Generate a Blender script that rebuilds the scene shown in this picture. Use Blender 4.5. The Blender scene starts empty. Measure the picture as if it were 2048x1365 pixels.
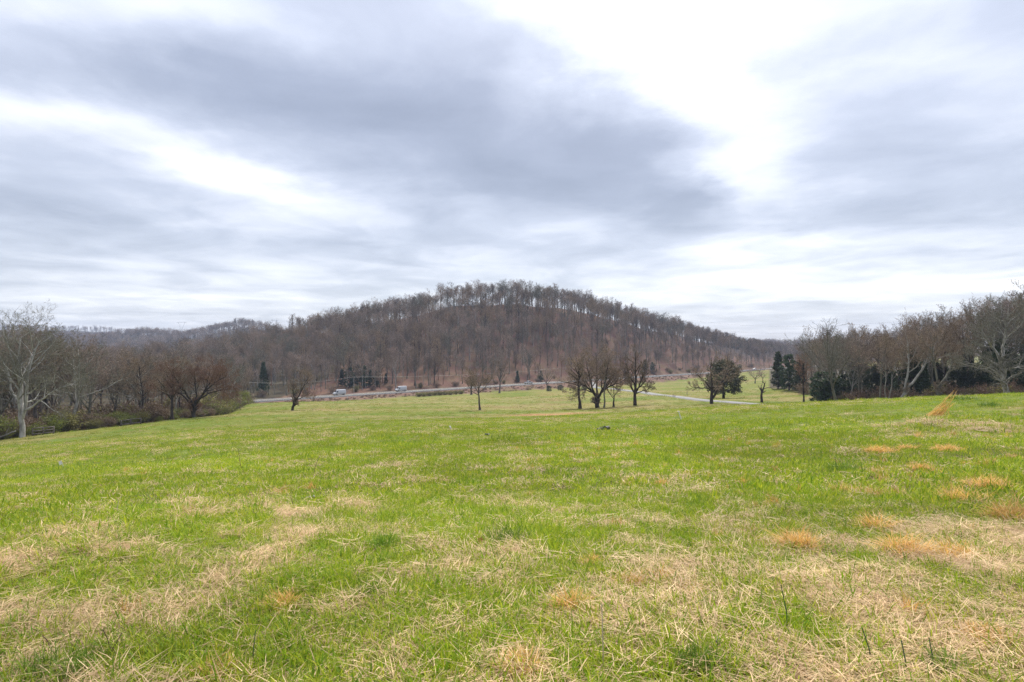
import bpy, bmesh, math, random
import numpy as np
from mathutils import Vector, Matrix

# ------------------------------------------------------------------ camera, sky, sun, exposure
scene = bpy.context.scene
COL = scene.collection
PI = math.pi
F = 1138.0            # focal length in photo pixels
HY = 690.0            # horizon row of the photograph
EYE = 1.6
cam_d = bpy.data.cameras.new("camera")
cam = bpy.data.objects.new("camera", cam_d)
COL.objects.link(cam)
cam.location = (0, 0, EYE)
cam.rotation_euler = (PI / 2 + math.atan((HY - 682.5) / F), 0, 0)
cam_d.sensor_width = 36.0
cam_d.lens = 36.0 * F / 2048.0
cam_d.clip_start = 0.05
cam_d.clip_end = 30000.0
scene.camera = cam

scene.view_settings.view_transform = 'Standard'
scene.view_settings.look = 'None'
scene.view_settings.gamma = 1.0
scene.view_settings.use_curve_mapping = False
scene.view_settings.exposure = 2.15
scene.cycles.max_bounces = 5
scene.cycles.diffuse_bounces = 2
scene.cycles.glossy_bounces = 2
scene.cycles.transmission_bounces = 3
scene.cycles.volume_bounces = 0
scene.cycles.transparent_max_bounces = 8
scene.cycles.use_denoising = True
scene.cycles.denoising_prefilter = 'NONE'
scene.cycles.sample_clamp_indirect = 0.6
scene.cycles.sample_clamp_direct = 1.2

SUN_EL, SUN_AZ = math.radians(52), math.radians(14)     # azimuth clockwise from the view direction
world = bpy.data.worlds.new("World")
scene.world = world
world.use_nodes = True
SKY_K = 10.0


def build_sky():
    nt = world.node_tree
    nt.nodes.clear()
    L = nt.links.new

    def val(v):
        return v

    def math_(op, a, b=None, c=None, clamp=False):
        n = nt.nodes.new("ShaderNodeMath")
        n.operation = op
        n.use_clamp = clamp
        for i, x in enumerate((a, b, c)):
            if x is None:
                continue
            if isinstance(x, (int, float)):
                n.inputs[i].default_value = x
            else:
                L(x, n.inputs[i])
        return n.outputs[0]

    def comb(x, y, z=0.0):
        n = nt.nodes.new("ShaderNodeCombineXYZ")
        for i, q in enumerate((x, y, z)):
            if isinstance(q, (int, float)):
                n.inputs[i].default_value = q
            else:
                L(q, n.inputs[i])
        return n.outputs[0]

    def noise(vec, scale, detail, rough, dist=0.0):
        n = nt.nodes.new("ShaderNodeTexNoise")
        L(vec, n.inputs["Vector"])
        n.inputs["Scale"].default_value = scale
        n.inputs["Detail"].default_value = detail
        n.inputs["Roughness"].default_value = rough
        n.inputs["Distortion"].default_value = dist
        return n

    tc = nt.nodes.new("ShaderNodeTexCoord")
    sep = nt.nodes.new("ShaderNodeSeparateXYZ")
    L(tc.outputs["Generated"], sep.inputs[0])
    dx, dy, dz = sep.outputs
    up = math_('MAXIMUM', dz, 0.0)
    den = math_('ADD', up, 0.07)
    px = math_('DIVIDE', dx, den)
    py = math_('DIVIDE', dy, den)
    base = comb(px, py)
    # ragged edges: push the lookup about with noise
    w = noise(base, 1.3, 7.0, 0.58)
    wsep = nt.nodes.new("ShaderNodeSeparateColor")
    L(w.outputs["Color"], wsep.inputs[0])
    qx = math_('ADD', px, math_('MULTIPLY', math_('SUBTRACT', wsep.outputs[0], 0.5), 0.85))
    qy = math_('ADD', py, math_('MULTIPLY', math_('SUBTRACT', wsep.outputs[1], 0.5), 0.85))

    def cell(X, Y):   # photo pixel -> place on the cloud deck
        d = Vector(((X - 1024) / F, 1.0, (HY - Y) / F)).normalized()
        k = max(d.z, 0) + 0.07
        return d.x / k, d.y / k

    acc = None

    def blob(X, Y, X2, Y2, width, amp):
        """a soft bank of the cloud deck running from one place to another"""
        nonlocal acc
        ax, ay = cell(X, Y)
        bx, by = cell(X2, Y2)
        cx, cy = (ax + bx) / 2, (ay + by) / 2
        ln = max(math.hypot(bx - ax, by - ay) / 2, 1e-3) + width
        an = math.atan2(by - ay, bx - ax)
        ex = math_('SUBTRACT', qx, cx)
        ey = math_('SUBTRACT', qy, cy)
        u = math_('ADD', math_('MULTIPLY', ex, math.cos(an) / ln), math_('MULTIPLY', ey, math.sin(an) / ln))
        v = math_('ADD', math_('MULTIPLY', ex, -math.sin(an) / width), math_('MULTIPLY', ey, math.cos(an) / width))
        r2 = math_('ADD', math_('MULTIPLY', u, u), math_('MULTIPLY', v, v))
        g = math_('MULTIPLY', math_('EXPONENT', math_('MULTIPLY', r2, -1.0)), amp)
        acc = g if acc is None else math_('ADD', acc, g)

    for b in SKY_BANKS:
        blob(*b)
    fine = noise(comb(qx, qy), 0.8, 9.0, 0.55)
    streak = noise(comb(math_('MULTIPLY', px, 1.05), py, 3.7), 1.3, 7.0, 0.52, 0.5)
    dens = math_('ADD', acc, math_('MULTIPLY', math_('SUBTRACT', fine.outputs["Fac"], 0.5), 0.65))
    low = math_('EXPONENT', math_('MULTIPLY', up, -4.0))
    dens = math_('ADD', dens, math_('MULTIPLY', math_('SUBTRACT', streak.outputs["Fac"], 0.5), math_('ADD', math_('MULTIPLY', low, 0.75), 0.35)))
    dens = math_('ADD', dens, 0.5)
    ramp = nt.nodes.new("ShaderNodeValToRGB")
    L(dens, ramp.inputs[0])
    cr = ramp.color_ramp
    cr.interpolation = 'LINEAR'
    stops = SKY_RAMP
    cr.elements[0].position, cr.elements[0].color = stops[0][0], (*stops[0][1], 1)
    cr.elements[1].position, cr.elements[1].color = stops[-1][0], (*stops[-1][1], 1)
    for p, c in stops[1:-1]:
        e = cr.elements.new(p)
        e.color = (*c, 1)
    # pale air near the horizon
    hz = math_('EXPONENT', math_('MULTIPLY', up, -11.0))
    mixh = nt.nodes.new("ShaderNodeMix")
    mixh.data_type = 'RGBA'
    L(math_('MULTIPLY', hz, 0.45), mixh.inputs[0])
    L(ramp.outputs[0], mixh.inputs[6])
    mixh.inputs[7].default_value = (0.86, 0.86, 0.89, 1)
    # an overcast deck is brighter overhead than towards the horizon
    zen = math_('ADD', math_('MULTIPLY', math_('POWER', up, 1.6), 1.1), 1.0)
    sc = nt.nodes.new("ShaderNodeVectorMath")
    sc.operation = 'SCALE'
    L(mixh.outputs[2], sc.inputs[0])
    L(math_('MULTIPLY', zen, SKY_K * SKY_GAIN), sc.inputs[3])
    # the blue sky itself, a little of it coming through the cloud
    sky = nt.nodes.new("ShaderNodeTexSky")
    sky.sky_type = 'NISHITA'
    sky.sun_disc = False
    sky.sun_elevation = SUN_EL
    sky.sun_rotation = SUN_AZ
    mixs = nt.nodes.new("ShaderNodeMix")
    mixs.data_type = 'RGBA'
    mixs.inputs[0].default_value = 0.06
    L(sc.outputs[0], mixs.inputs[6])
    L(sky.outputs[0], mixs.inputs[7])
    bg = nt.nodes.new("ShaderNodeBackground")
    bg.inputs["Strength"].default_value = 1.0 / SKY_K
    L(mixs.outputs[2], bg.inputs["Color"])
    out = nt.nodes.new("ShaderNodeOutputWorld")
    L(bg.outputs[0], out.inputs["Surface"])


SKY_GAIN = 0.258
SKY_RAMP = [(0.0, (0.20, 0.225, 0.29)), (0.25, (0.285, 0.315, 0.395)), (0.5, (0.46, 0.495, 0.585)),
            (0.75, (0.74, 0.76, 0.83)), (0.93, (1.0, 1.0, 1.03)), (1.0, (1.15, 1.15, 1.15))]
SKY_BANKS = [
    # from, to, half width on the deck, brightness
    (1270, 0, 1350, 190, 0.24, 0.42), (1490, 290, 1530, 420, 0.25, 0.34), (1700, 30, 2048, 140, 0.42, 0.12), (1410, 170, 1480, 260, 0.18, 0.12),
    (330, 290, 600, 400, 0.25, 0.38), (0, 230, 130, 235, 0.25, 0.28), (0, 0, 420, 30, 0.22, 0.24), (1080, 0, 1160, 60, 0.2, 0.10),
    (450, 90, 1050, 250, 0.42, -0.16), (1000, 300, 1420, 430, 0.5, -0.28), (750, 300, 1000, 420, 0.4, -0.10), (850, 480, 1400, 490, 0.5, -0.03), (60, 120, 350, 150, 0.22, -0.06),
    (1650, 440, 2048, 330, 0.45, -0.18), (0, 420, 450, 470, 0.6, -0.06),
    (1450, 575, 2040, 560, 1.5, 0.34), (0, 600, 700, 600, 1.5, 0.20), (1480, 480, 1650, 495, .4, .16),
]
build_sky()

sun_d = bpy.data.lights.new("sun", 'SUN')
sun_d.energy = 1.5
sun_d.angle = math.radians(16)
sun_d.color = (1.0, 0.95, 0.86)
sun = bpy.data.objects.new("sun", sun_d)
COL.objects.link(sun)
sdir = Vector((math.sin(SUN_AZ) * math.cos(SUN_EL), math.cos(SUN_AZ) * math.cos(SUN_EL), math.sin(SUN_EL)))
sun.rotation_euler = sdir.to_track_quat('Z', 'Y').to_euler()
sun.location = (30, 60, 120)


# ------------------------------------------------------------------ helpers
def P(px, py, d):
    return np.array([(px - 1024) / F * d, d, EYE + (HY - py) / F * d])


def XY(px, d):
    return (px - 1024) / F * d, d


def tag(o, label=None, cat=None, group=None, kind=None):
    if label:
        o["label"] = label
    if cat:
        o["category"] = cat
    if group:
        o["group"] = group
    if kind:
        o["kind"] = kind
    return o


def np_mesh(name, V, tris=None, quads=None, mat=None, smooth=False, attrs=None):
    V = np.asarray(V, dtype=np.float32).reshape(-1, 3)
    me = bpy.data.meshes.new(name)
    me.vertices.add(len(V))
    me.vertices.foreach_set("co", V.ravel())
    idx, tot = [], []
    if quads is not None and len(quads):
        q = np.asarray(quads, dtype=np.int32)
        idx.append(q.ravel())
        tot.append(np.full(len(q), 4, dtype=np.int32))
    if tris is not None and len(tris):
        q = np.asarray(tris, dtype=np.int32)
        idx.append(q.ravel())
        tot.append(np.full(len(q), 3, dtype=np.int32))
    if idx:
        idx = np.concatenate(idx)
        tot = np.concatenate(tot)
        me.loops.add(len(idx))
        me.loops.foreach_set("vertex_index", idx)
        me.polygons.add(len(tot))
        st = np.concatenate([[0], np.cumsum(tot)[:-1]]).astype(np.int32)
        me.polygons.foreach_set("loop_start", st)
        me.polygons.foreach_set("loop_total", tot)
        if smooth:
            me.polygons.foreach_set("use_smooth", np.ones(len(tot), dtype=bool))
    if mat is not None:
        me.materials.append(mat)
    for k, (typ, data) in (attrs or {}).items():
        a = me.attributes.new(k, typ, 'POINT')
        data = np.asarray(data)
        if typ == 'FLOAT':
            a.data.foreach_set("value", data.astype(np.float32).ravel())
        elif typ == 'INT':
            a.data.foreach_set("value", data.astype(np.int32).ravel())
        elif typ == 'FLOAT_VECTOR':
            a.data.foreach_set("vector", data.astype(np.float32).ravel())
        elif typ == 'FLOAT_COLOR':
            c = np.ones((len(V), 4), dtype=np.float32)
            c[:, :3] = data
            a.data.foreach_set("color", c.ravel())
    me.update(calc_edges=True)
    me.validate()
    return me


def link(name, me, parent=None, loc=None, rz=None):
    o = bpy.data.objects.new(name, me)
    COL.objects.link(o)
    if parent is not None:
        o.parent = parent
    if loc is not None:
        o.location = loc
    if rz is not None:
        o.rotation_euler = (0, 0, rz)
    return o


class MB:
    """gathers boxes, tubes and prisms into one mesh"""

    def __init__(self):
        self.V, self.T, self.Q, self.n = [], [], [], 0

    def add(self, V, tris=None, quads=None):
        V = np.asarray(V, dtype=float).reshape(-1, 3)
        if tris is not None and len(tris):
            self.T.append(np.asarray(tris) + self.n)
        if quads is not None and len(quads):
            self.Q.append(np.asarray(quads) + self.n)
        self.V.append(V)
        self.n += len(V)
        return self

    def box(self, c, s, rz=0.0, tilt=None):
        c = np.array(c, dtype=float)
        h = np.array(s, dtype=float) / 2
        v = np.array([[x, y, z] for x in (-1, 1) for y in (-1, 1) for z in (-1, 1)], dtype=float) * h
        M = np.array(Matrix.Rotation(rz, 3, 'Z'))
        if tilt is not None:
            M = M @ np.array(Matrix.Rotation(tilt[0], 3, tilt[1]))
        v = v @ M.T + c
        q = [[0, 1, 3, 2], [4, 6, 7, 5], [0, 4, 5, 1], [2, 3, 7, 6], [0, 2, 6, 4], [1, 5, 7, 3]]
        return self.add(v, quads=q)

    def tube(self, pts, rad, s=6, caps=True):
        pts = np.asarray(pts, dtype=float)
        rad = np.broadcast_to(np.asarray(rad, dtype=float), (len(pts),))
        V, Q = tubes(pts[None], rad[None], s)
        n = len(pts)
        self.add(V, quads=Q)
        if caps:
            for k in (0, n - 1):
                ring = self.V[-1] if k == 0 else V
                b = k * s
                self.add(np.vstack([V[b:b + s], pts[k]]), tris=[[i, (i + 1) % s, s] for i in range(s)])
        return self

    def prism(self, prof, w, off=0.0, taper=None):
        """profile in x,z drawn out along y; taper(z) scales the width"""
        prof = np.asarray(prof, dtype=float)
        n = len(prof)
        k = np.array([taper(z) if taper else 1.0 for z in prof[:, 1]])
        A = np.stack([prof[:, 0], off - w / 2 * k, prof[:, 1]], 1)
        B = np.stack([prof[:, 0], off + w / 2 * k, prof[:, 1]], 1)
        c = prof.mean(0)
        V = np.vstack([A, B, [[c[0], off - w / 2 * (taper(c[1]) if taper else 1), c[1]]], [[c[0], off + w / 2 * (taper(c[1]) if taper else 1), c[1]]]])
        q = [[i, (i + 1) % n, n + (i + 1) % n, n + i] for i in range(n)]
        t = [[(i + 1) % n, i, 2 * n] for i in range(n)] + [[n + i, n + (i + 1) % n, 2 * n + 1] for i in range(n)]
        return self.add(V, tris=t, quads=q)

    def mesh(self, name, mat, smooth=False):
        V = np.vstack(self.V)
        T = np.vstack(self.T) if self.T else None
        Q = np.vstack(self.Q) if self.Q else None
        return np_mesh(name, V, T, Q, mat, smooth)

    def build(self, name, mat, parent=None, smooth=False, loc=None, rz=None):
        return link(name, self.mesh(name, mat, smooth), parent, loc, rz)


def norm(a):
    return a / np.maximum(np.linalg.norm(a, axis=-1, keepdims=True), 1e-9)


def tubes(Pl, R, s):
    """Pl [N,m,3] polylines, R [N,m] radii -> verts, quads"""
    N, m, _ = Pl.shape
    T = norm(np.gradient(Pl, axis=1))
    d = norm(Pl[:, -1] - Pl[:, 0])
    ref = np.where(np.abs(d[:, 2:3]) > 0.8, np.array([[1.0, 0.13, 0]]), np.array([[0.07, 0, 1.0]]))
    A = norm(ref[:, None, :] - (ref[:, None, :] * T).sum(-1, keepdims=True) * T)
    B = np.cross(T, A)
    an = np.arange(s) / s * 2 * PI
    ring = Pl[:, :, None, :] + R[:, :, None, None] * (np.cos(an)[None, None, :, None] * A[:, :, None, :] + np.sin(an)[None, None, :, None] * B[:, :, None, :])
    base = (np.arange(N) * m * s)[:, None, None]
    j = (np.arange(m - 1) * s)[None, :, None]
    i = np.arange(s)[None, None, :]
    i2 = (i + 1) % s
    q = np.stack([base + j + i, base + j + i2, base + j + s + i2, base + j + s + i], -1).reshape(-1, 4)
    return ring.reshape(-1, 3), q


def ribbons(Pl, W, rng, point=True):
    """flat strips along polylines, closed to a tip: verts, tris"""
    N, m, _ = Pl.shape
    d = norm(Pl[:, -1] - Pl[:, 0])
    side = norm(np.cross(d, rng.normal(size=(N, 3))))
    w = W[:, None, None] * np.linspace(1, 0.45, m)[None, :, None]
    Lf = Pl - side[:, None] * w / 2
    Rt = Pl + side[:, None] * w / 2
    V = np.stack([Lf[:, :-1], Rt[:, :-1]], 2).reshape(N, -1, 3)
    V = np.concatenate([V, Pl[:, -1:]], 1)
    nv = V.shape[1]
    t = []
    for k in range(m - 2):
        t += [[2 * k, 2 * k + 1, 2 * k + 3], [2 * k, 2 * k + 3, 2 * k + 2]]
    t += [[2 * (m - 2), 2 * (m - 2) + 1, 2 * (m - 1)]]
    t = np.array(t)[None] + (np.arange(N) * nv)[:, None, None]
    return V.reshape(-1, 3), t.reshape(-1, 3)


def _hash(ix, iy, seed):
    h = (ix.astype(np.int64) * 374761393 + iy.astype(np.int64) * 668265263 + seed * 1274126177) & 0xFFFFFFFF
    h = ((h ^ (h >> 13)) * 1274126177) & 0xFFFFFFFF
    return ((h ^ (h >> 16)) & 0xFFFF) / 65535.0


def vnoise(x, y, seed=0):
    x, y = np.asarray(x, float), np.asarray(y, float)
    ix, iy = np.floor(x), np.floor(y)
    fx, fy = x - ix, y - iy
    fx, fy = fx * fx * (3 - 2 * fx), fy * fy * (3 - 2 * fy)
    a = _hash(ix, iy, seed)
    b = _hash(ix + 1, iy, seed)
    c = _hash(ix, iy + 1, seed)
    d = _hash(ix + 1, iy + 1, seed)
    return (a * (1 - fx) + b * fx) * (1 - fy) + (c * (1 - fx) + d * fx) * fy


def fbm(x, y, seed=0, o=4):
    s, a, t = 0, 1.0, 0
    for k in range(o):
        s = s + a * vnoise(x * 2 ** k, y * 2 ** k, seed + k * 17)
        t += a
        a *= 0.55
    return s / t


def sstep(a, b, x):
    t = np.clip((np.asarray(x, float) - a) / (b - a), 0, 1)
    return t * t * (3 - 2 * t)


# ------------------------------------------------------------------ materials
MATS = {}


def nodes_of(name):
    m = bpy.data.materials.new(name)
    m.use_nodes = True
    nt = m.node_tree
    nt.nodes.clear()
    out = nt.nodes.new("ShaderNodeOutputMaterial")
    return m, nt, out


def solid(name, col, rough=0.7, metal=0.0, var=0.12, scale=6.0, bump=0.0, emit=None, spec=0.4):
    if name in MATS:
        return MATS[name]
    m, nt, out = nodes_of(name)
    b = nt.nodes.new("ShaderNodeBsdfPrincipled")
    b.inputs["Roughness"].default_value = rough
    b.inputs["Metallic"].default_value = metal
    b.inputs["Specular IOR Level"].default_value = spec
    tc = nt.nodes.new("ShaderNodeTexCoord")
    n = nt.nodes.new("ShaderNodeTexNoise")
    n.inputs["Scale"].default_value = scale
    n.inputs["Detail"].default_value = 5
    nt.links.new(tc.outputs["Object"], n.inputs["Vector"])
    mx = nt.nodes.new("ShaderNodeMix")
    mx.data_type = 'RGBA'
    mx.inputs[6].default_value = (*[c * (1 - var) for c in col], 1)
    mx.inputs[7].default_value = (*[min(c * (1 + var), 1) for c in col], 1)
    nt.links.new(n.outputs["Fac"], mx.inputs[0])
    nt.links.new(mx.outputs[2], b.inputs["Base Color"])
    if bump:
        bp = nt.nodes.new("ShaderNodeBump")
        bp.inputs["Strength"].default_value = bump
        nt.links.new(n.outputs["Fac"], bp.inputs["Height"])
        nt.links.new(bp.outputs[0], b.inputs["Normal"])
    nt.links.new(b.outputs[0], out.inputs["Surface"])
    MATS[name] = m
    return m


def bark(name, c1, c2, scale=3.0, hue=0.25):
    """bark: two tones broken by noise, each tree a shade of its own"""
    if name in MATS:
        return MATS[name]
    m, nt, out = nodes_of(name)
    L = nt.links.new
    b = nt.nodes.new("ShaderNodeBsdfPrincipled")
    b.inputs["Roughness"].default_value = 0.9
    b.inputs["Specular IOR Level"].default_value = 0.15
    tc = nt.nodes.new("ShaderNodeTexCoord")
    mp = nt.nodes.new("ShaderNodeMapping")
    mp.inputs["Scale"].default_value = (1, 1, 0.35)
    L(tc.outputs["Object"], mp.inputs[0])
    n = nt.nodes.new("ShaderNodeTexNoise")
    n.inputs["Scale"].default_value = scale
    n.inputs["Detail"].default_value = 6
    n.inputs["Roughness"].default_value = 0.65
    L(mp.outputs[0], n.inputs["Vector"])
    r = nt.nodes.new("ShaderNodeValToRGB")
    r.color_ramp.elements[0].position, r.color_ramp.elements[0].color = 0.36, (*c1, 1)
    r.color_ramp.elements[1].position, r.color_ramp.elements[1].color = 0.64, (*c2, 1)
    L(n.outputs["Fac"], r.inputs[0])
    oi = nt.nodes.new("ShaderNodeObjectInfo")
    mr = nt.nodes.new("ShaderNodeMapRange")
    mr.inputs[3].default_value = 1 - hue
    mr.inputs[4].default_value = 1 + hue
    L(oi.outputs["Random"], mr.inputs[0])
    sc = nt.nodes.new("ShaderNodeVectorMath")
    sc.operation = 'SCALE'
    L(r.outputs[0], sc.inputs[0])
    L(mr.outputs[0], sc.inputs[3])
    L(sc.outputs[0], b.inputs["Base Color"])
    bp = nt.nodes.new("ShaderNodeBump")
    bp.inputs["Strength"].default_value = 0.5
    bp.inputs["Distance"].default_value = 0.05
    L(n.outputs["Fac"], bp.inputs["Height"])
    L(bp.outputs[0], b.inputs["Normal"])
    L(b.outputs[0], out.inputs["Surface"])
    MATS[name] = m
    return m


def leafy(name, c1, c2, trans=0.25, attr=None, hue=0.2):
    """leaves or blades: colour between two tones by the blade's own random value"""
    if name in MATS:
        return MATS[name]
    m, nt, out = nodes_of(name)
    L = nt.links.new
    at = nt.nodes.new("ShaderNodeAttribute")
    at.attribute_name = "shade"
    mx = nt.nodes.new("ShaderNodeMix")
    mx.data_type = 'RGBA'
    mx.inputs[6].default_value = (*c1, 1)
    mx.inputs[7].default_value = (*c2, 1)
    L(at.outputs["Fac"], mx.inputs[0])
    col = mx.outputs[2]
    if attr:
        ia = nt.nodes.new("ShaderNodeAttribute")
        ia.attribute_type = 'INSTANCER'
        ia.attribute_name = attr
        mu = nt.nodes.new("ShaderNodeMix")
        mu.data_type = 'RGBA'
        mu.blend_type = 'MULTIPLY'
        mu.inputs[0].default_value = 1.0
        L(col, mu.inputs[6])
        L(ia.outputs["Color"], mu.inputs[7])
        col = mu.outputs[2]
    else:
        oi = nt.nodes.new("ShaderNodeObjectInfo")
        mr = nt.nodes.new("ShaderNodeMapRange")
        mr.inputs[3].default_value = 1 - hue
        mr.inputs[4].default_value = 1 + hue
        L(oi.outputs["Random"], mr.inputs[0])
        sc = nt.nodes.new("ShaderNodeVectorMath")
        sc.operation = 'SCALE'
        L(col, sc.inputs[0])
        L(mr.outputs[0], sc.inputs[3])
        col = sc.outputs[0]
    d = nt.nodes.new("ShaderNodeBsdfPrincipled")
    d.inputs["Roughness"].default_value = 0.6
    d.inputs["Specular IOR Level"].default_value = 0.25
    t = nt.nodes.new("ShaderNodeBsdfTranslucent")
    ms = nt.nodes.new("ShaderNodeMixShader")
    ms.inputs[0].default_value = trans
    L(col, d.inputs["Base Color"])
    L(col, t.inputs["Color"])
    L(d.outputs[0], ms.inputs[1])
    L(t.outputs[0], ms.inputs[2])
    L(ms.outputs[0], out.inputs["Surface"])
    MATS[name] = m
    return m


# ------------------------------------------------------------------ the lie of the land
ROAD0 = np.array([-112.0, 244.0])
RT = np.array([0.7513, 0.6599])
RN = np.array([-0.6599, 0.7513])
ROAD_Z = EYE - 24.0

ctrl_px = [
    (0, 1365, 3.1), (1024, 1365, 2.8), (2048, 1365, 2.55), (1024, 1010, 8), (1024, 950, 12), (1024, 900, 20), (1024, 862, 40),
    (1024, 842, 70), (1024, 830, 100), (1190, 816, 136), (1024, 793, 220), (1024, 784, 310),
    (0, 1080, 5.8), (0, 960, 22), (0, 925, 36), (0, 882, 85), (300, 905, 30), (300, 885, 45), (300, 850, 95), (600, 882, 32), (600, 868, 42),
    (45, 876, 88), (388, 836, 114), (585, 821, 134), (500, 808, 190), (650, 806, 225), (700, 801, 258), (850, 793, 278),
    (2048, 1000, 7.0), (2048, 850, 25), (2048, 790, 50), (1860, 833, 23.5), (1860, 798, 55), (1540, 882, 20), (1600, 830, 45), (1600, 806, 78),
    (1423, 809, 120), (1360, 840, 50), (1207, 859, 42),
    (1670, 812, 115), (1640, 800, 140), (1560, 795, 150), (1523, 805, 132), (1447, 798, 165), (1340, 793, 165), (1280, 785, 205), (1215, 778, 255),
    (1450, 776, 235), (1510, 767, 300), (1520, 750, 430), (1340, 766, 405), (1190, 776, 345),
    (2013, 800, 95), (1800, 806, 115),
]
ctrl_xyz = [P(*c) for c in ctrl_px] + [np.array(c, float) for c in [
    (0, 0, 0), (0, -8, 0.5), (0, -40, 2.5), (-60, -40, -3), (60, -40, 4), (0, -150, 6), (200, -100, 6), (-200, -100, -14), (110, 20, -1.0),
    (150, 100, -4.5), (130, 150, -5), (220, 220, -7), (320, 380, -18), (-130, 60, -17), (-160, 140, -22), (-200, 200, -24), (-90, 130, -17.5), (-300, 60, -24),
    (-120, 200, -22.5), (-420, 0, -24), (420, 100, 0),
]]
ctrl_xyz = np.array(ctrl_xyz)
_cx, _cz = ctrl_xyz[:, :2] / 100.0, ctrl_xyz[:, 2]


def _ker(r2):
    return 0.5 * r2 * np.log(r2 + 1e-9)


_n = len(_cx)
_K = _ker(((_cx[:, None] - _cx[None]) ** 2).sum(-1)) + np.eye(_n) * 2e-4
_Pm = np.hstack([np.ones((_n, 1)), _cx])
_A = np.zeros((_n + 3, _n + 3))
_A[:_n, :_n] = _K
_A[:_n, _n:] = _Pm
_A[_n:, :_n] = _Pm.T
_sol = np.linalg.solve(_A, np.concatenate([_cz, np.zeros(3)]))


def tps(x, y):
    q = np.stack([x, y], -1) / 100.0
    out = np.empty(len(q))
    for s in range(0, len(q), 20000):
        c = q[s:s + 20000]
        r2 = ((c[:, None] - _cx[None]) ** 2).sum(-1)
        out[s:s + 20000] = _ker(r2) @ _sol[:_n] + _sol[_n] + c @ _sol[_n + 1:]
    return out


# skyline of the wooded hill (ground line): photo column, row, distance
hill_px = [(-150, 745, 330), (60, 744, 360), (240, 742, 400), (400, 728, 430), (540, 699, 455), (640, 672, 475), (760, 643, 495), (900, 617, 512), (1010, 608, 522), (1100, 614, 538),
           (1200, 638, 575), (1300, 664, 625), (1400, 688, 690), (1500, 705, 770), (1560, 711, 860), (1640, 715, 960)]
_hp = np.array([P(*c) for c in hill_px])
_hu = (_hp[:, :2] - ROAD0) @ RT
_hv = (_hp[:, :2] - ROAD0) @ RN
_o = np.argsort(_hu)
_hu, _hv, _hh = _hu[_o], _hv[_o], _hp[_o, 2] - ROAD_Z


def hill_params(u):
    H = np.interp(u, _hu, _hh)
    V = np.interp(u, _hu, _hv)
    H = H * sstep(-420, -150, u)
    return H, V


# far ridges: row of (x, height above the valley) at one distance
def ridge_prof(pts, D):
    xs = np.array([(p[0] - 1024) / F * D for p in pts])
    hs = np.array([EYE + (HY - p[1]) / F * D for p in pts]) - ROAD_Z
    return xs, hs, D


RIDGES = [
    (*ridge_prof([(-900, 690), (-300, 680), (60, 678), (180, 684), (240, 682), (300, 672), (345, 675), (390, 677), (430, 668), (480, 655), (520, 660), (560, 674), (640, 692), (760, 720)], 1150), 190),
    (*ridge_prof([(-1200, 650), (0, 657), (110, 660), (200, 664), (300, 672), (420, 685), (700, 700)], 1900), 230),
    (*ridge_prof([(1200, 720), (1400, 702), (1500, 698), (1600, 696), (1800, 690), (2400, 686), (3200, 690)], 1150), 200),
]


def ground_z(x, y):
    x, y = np.atleast_1d(np.asarray(x, float)), np.atleast_1d(np.asarray(y, float))
    zf = tps(np.clip(x, -420, 420), np.clip(y, -160, 460))
    zf = np.clip(zf, -27, 12)
    rel = np.stack([x, y], -1) - ROAD0
    u, v = rel @ RT, rel @ RN
    # small unevenness of the meadow
    r = np.hypot(x, y)
    zf = zf + (fbm(x / 9.0, y / 9.0, 5) - 0.5) * 0.35 * sstep(3, 25, r) + (fbm(x / 1.1, y / 1.1, 9, 3) - 0.5) * 0.10 * sstep(1, 5, r)
    bank = sstep(-19, -6.5, v)
    z = zf * (1 - bank) + (ROAD_Z - 0.45) * bank
    H, V = hill_params(u)
    t = np.clip((v - 9.0) / np.maximum(V - 9.0, 20), 0, 2)
    up = np.where(t < 1, np.sin(PI / 2 * t) ** 1.12, np.cos(PI / 2 * np.clip(t - 1, 0, 1)) ** 1.3)
    hz = H * up + (fbm(x / 45.0, y / 45.0, 21) - 0.5) * 7.0 * sstep(20, 80, v)
    z = np.where(v > 8, ROAD_Z - 0.45 + hz * sstep(7.5, 14, v), z)
    far = np.zeros_like(z)
    for xs, hs, D, w in RIDGES:
        h = np.interp(x, xs, hs)
        bump = (fbm(x / 120.0, y / 120.0, 33) - 0.5) * 14
        far = np.maximum(far, (h + bump) * np.exp(-((y - D) / w) ** 2))
    z = np.where(v > 8, np.maximum(z, ROAD_Z + far * sstep(600, 850, y)), z)
    return z


def gz(x, y):
    return float(ground_z([x], [y])[0])


def uv_of(x, y):
    rel = np.stack([np.atleast_1d(x), np.atleast_1d(y)], -1) - ROAD0
    return rel @ RT, rel @ RN


def road_pt(u, v=0.0):
    p = ROAD0 + RT * u + RN * v
    return float(p[0]), float(p[1])


# how dry the meadow is, and where the bleached or rusty patches lie
def dryness(x, y):
    x, y = np.asarray(x, float), np.asarray(y, float)
    r = np.hypot(x, y)
    n = fbm(x / 0.55, y / 0.55, 41, 3) * .65 + fbm(x / 2.2, y / 2.2, 44, 3) * .35
    n2 = fbm(x / 7.0 + 3, y / 7.0, 47, 3)
    n3 = fbm(x / 30.0, y / 12.0, 53, 3)
    near = sstep(9.5, 4.0, r)
    d = 0.435 + (n - 0.5) * 1.9 + (n2 - 0.5) * 0.5 + near * 0.12 - 0.15 * sstep(7, 14, r) + (n3 - 0.5) * 0.8 * sstep(15, 40, r)
    right = sstep(2, 14, x) * sstep(40, 10, r)
    d = d + 0.04 * right
    return np.clip(d, 0, 1)


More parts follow.
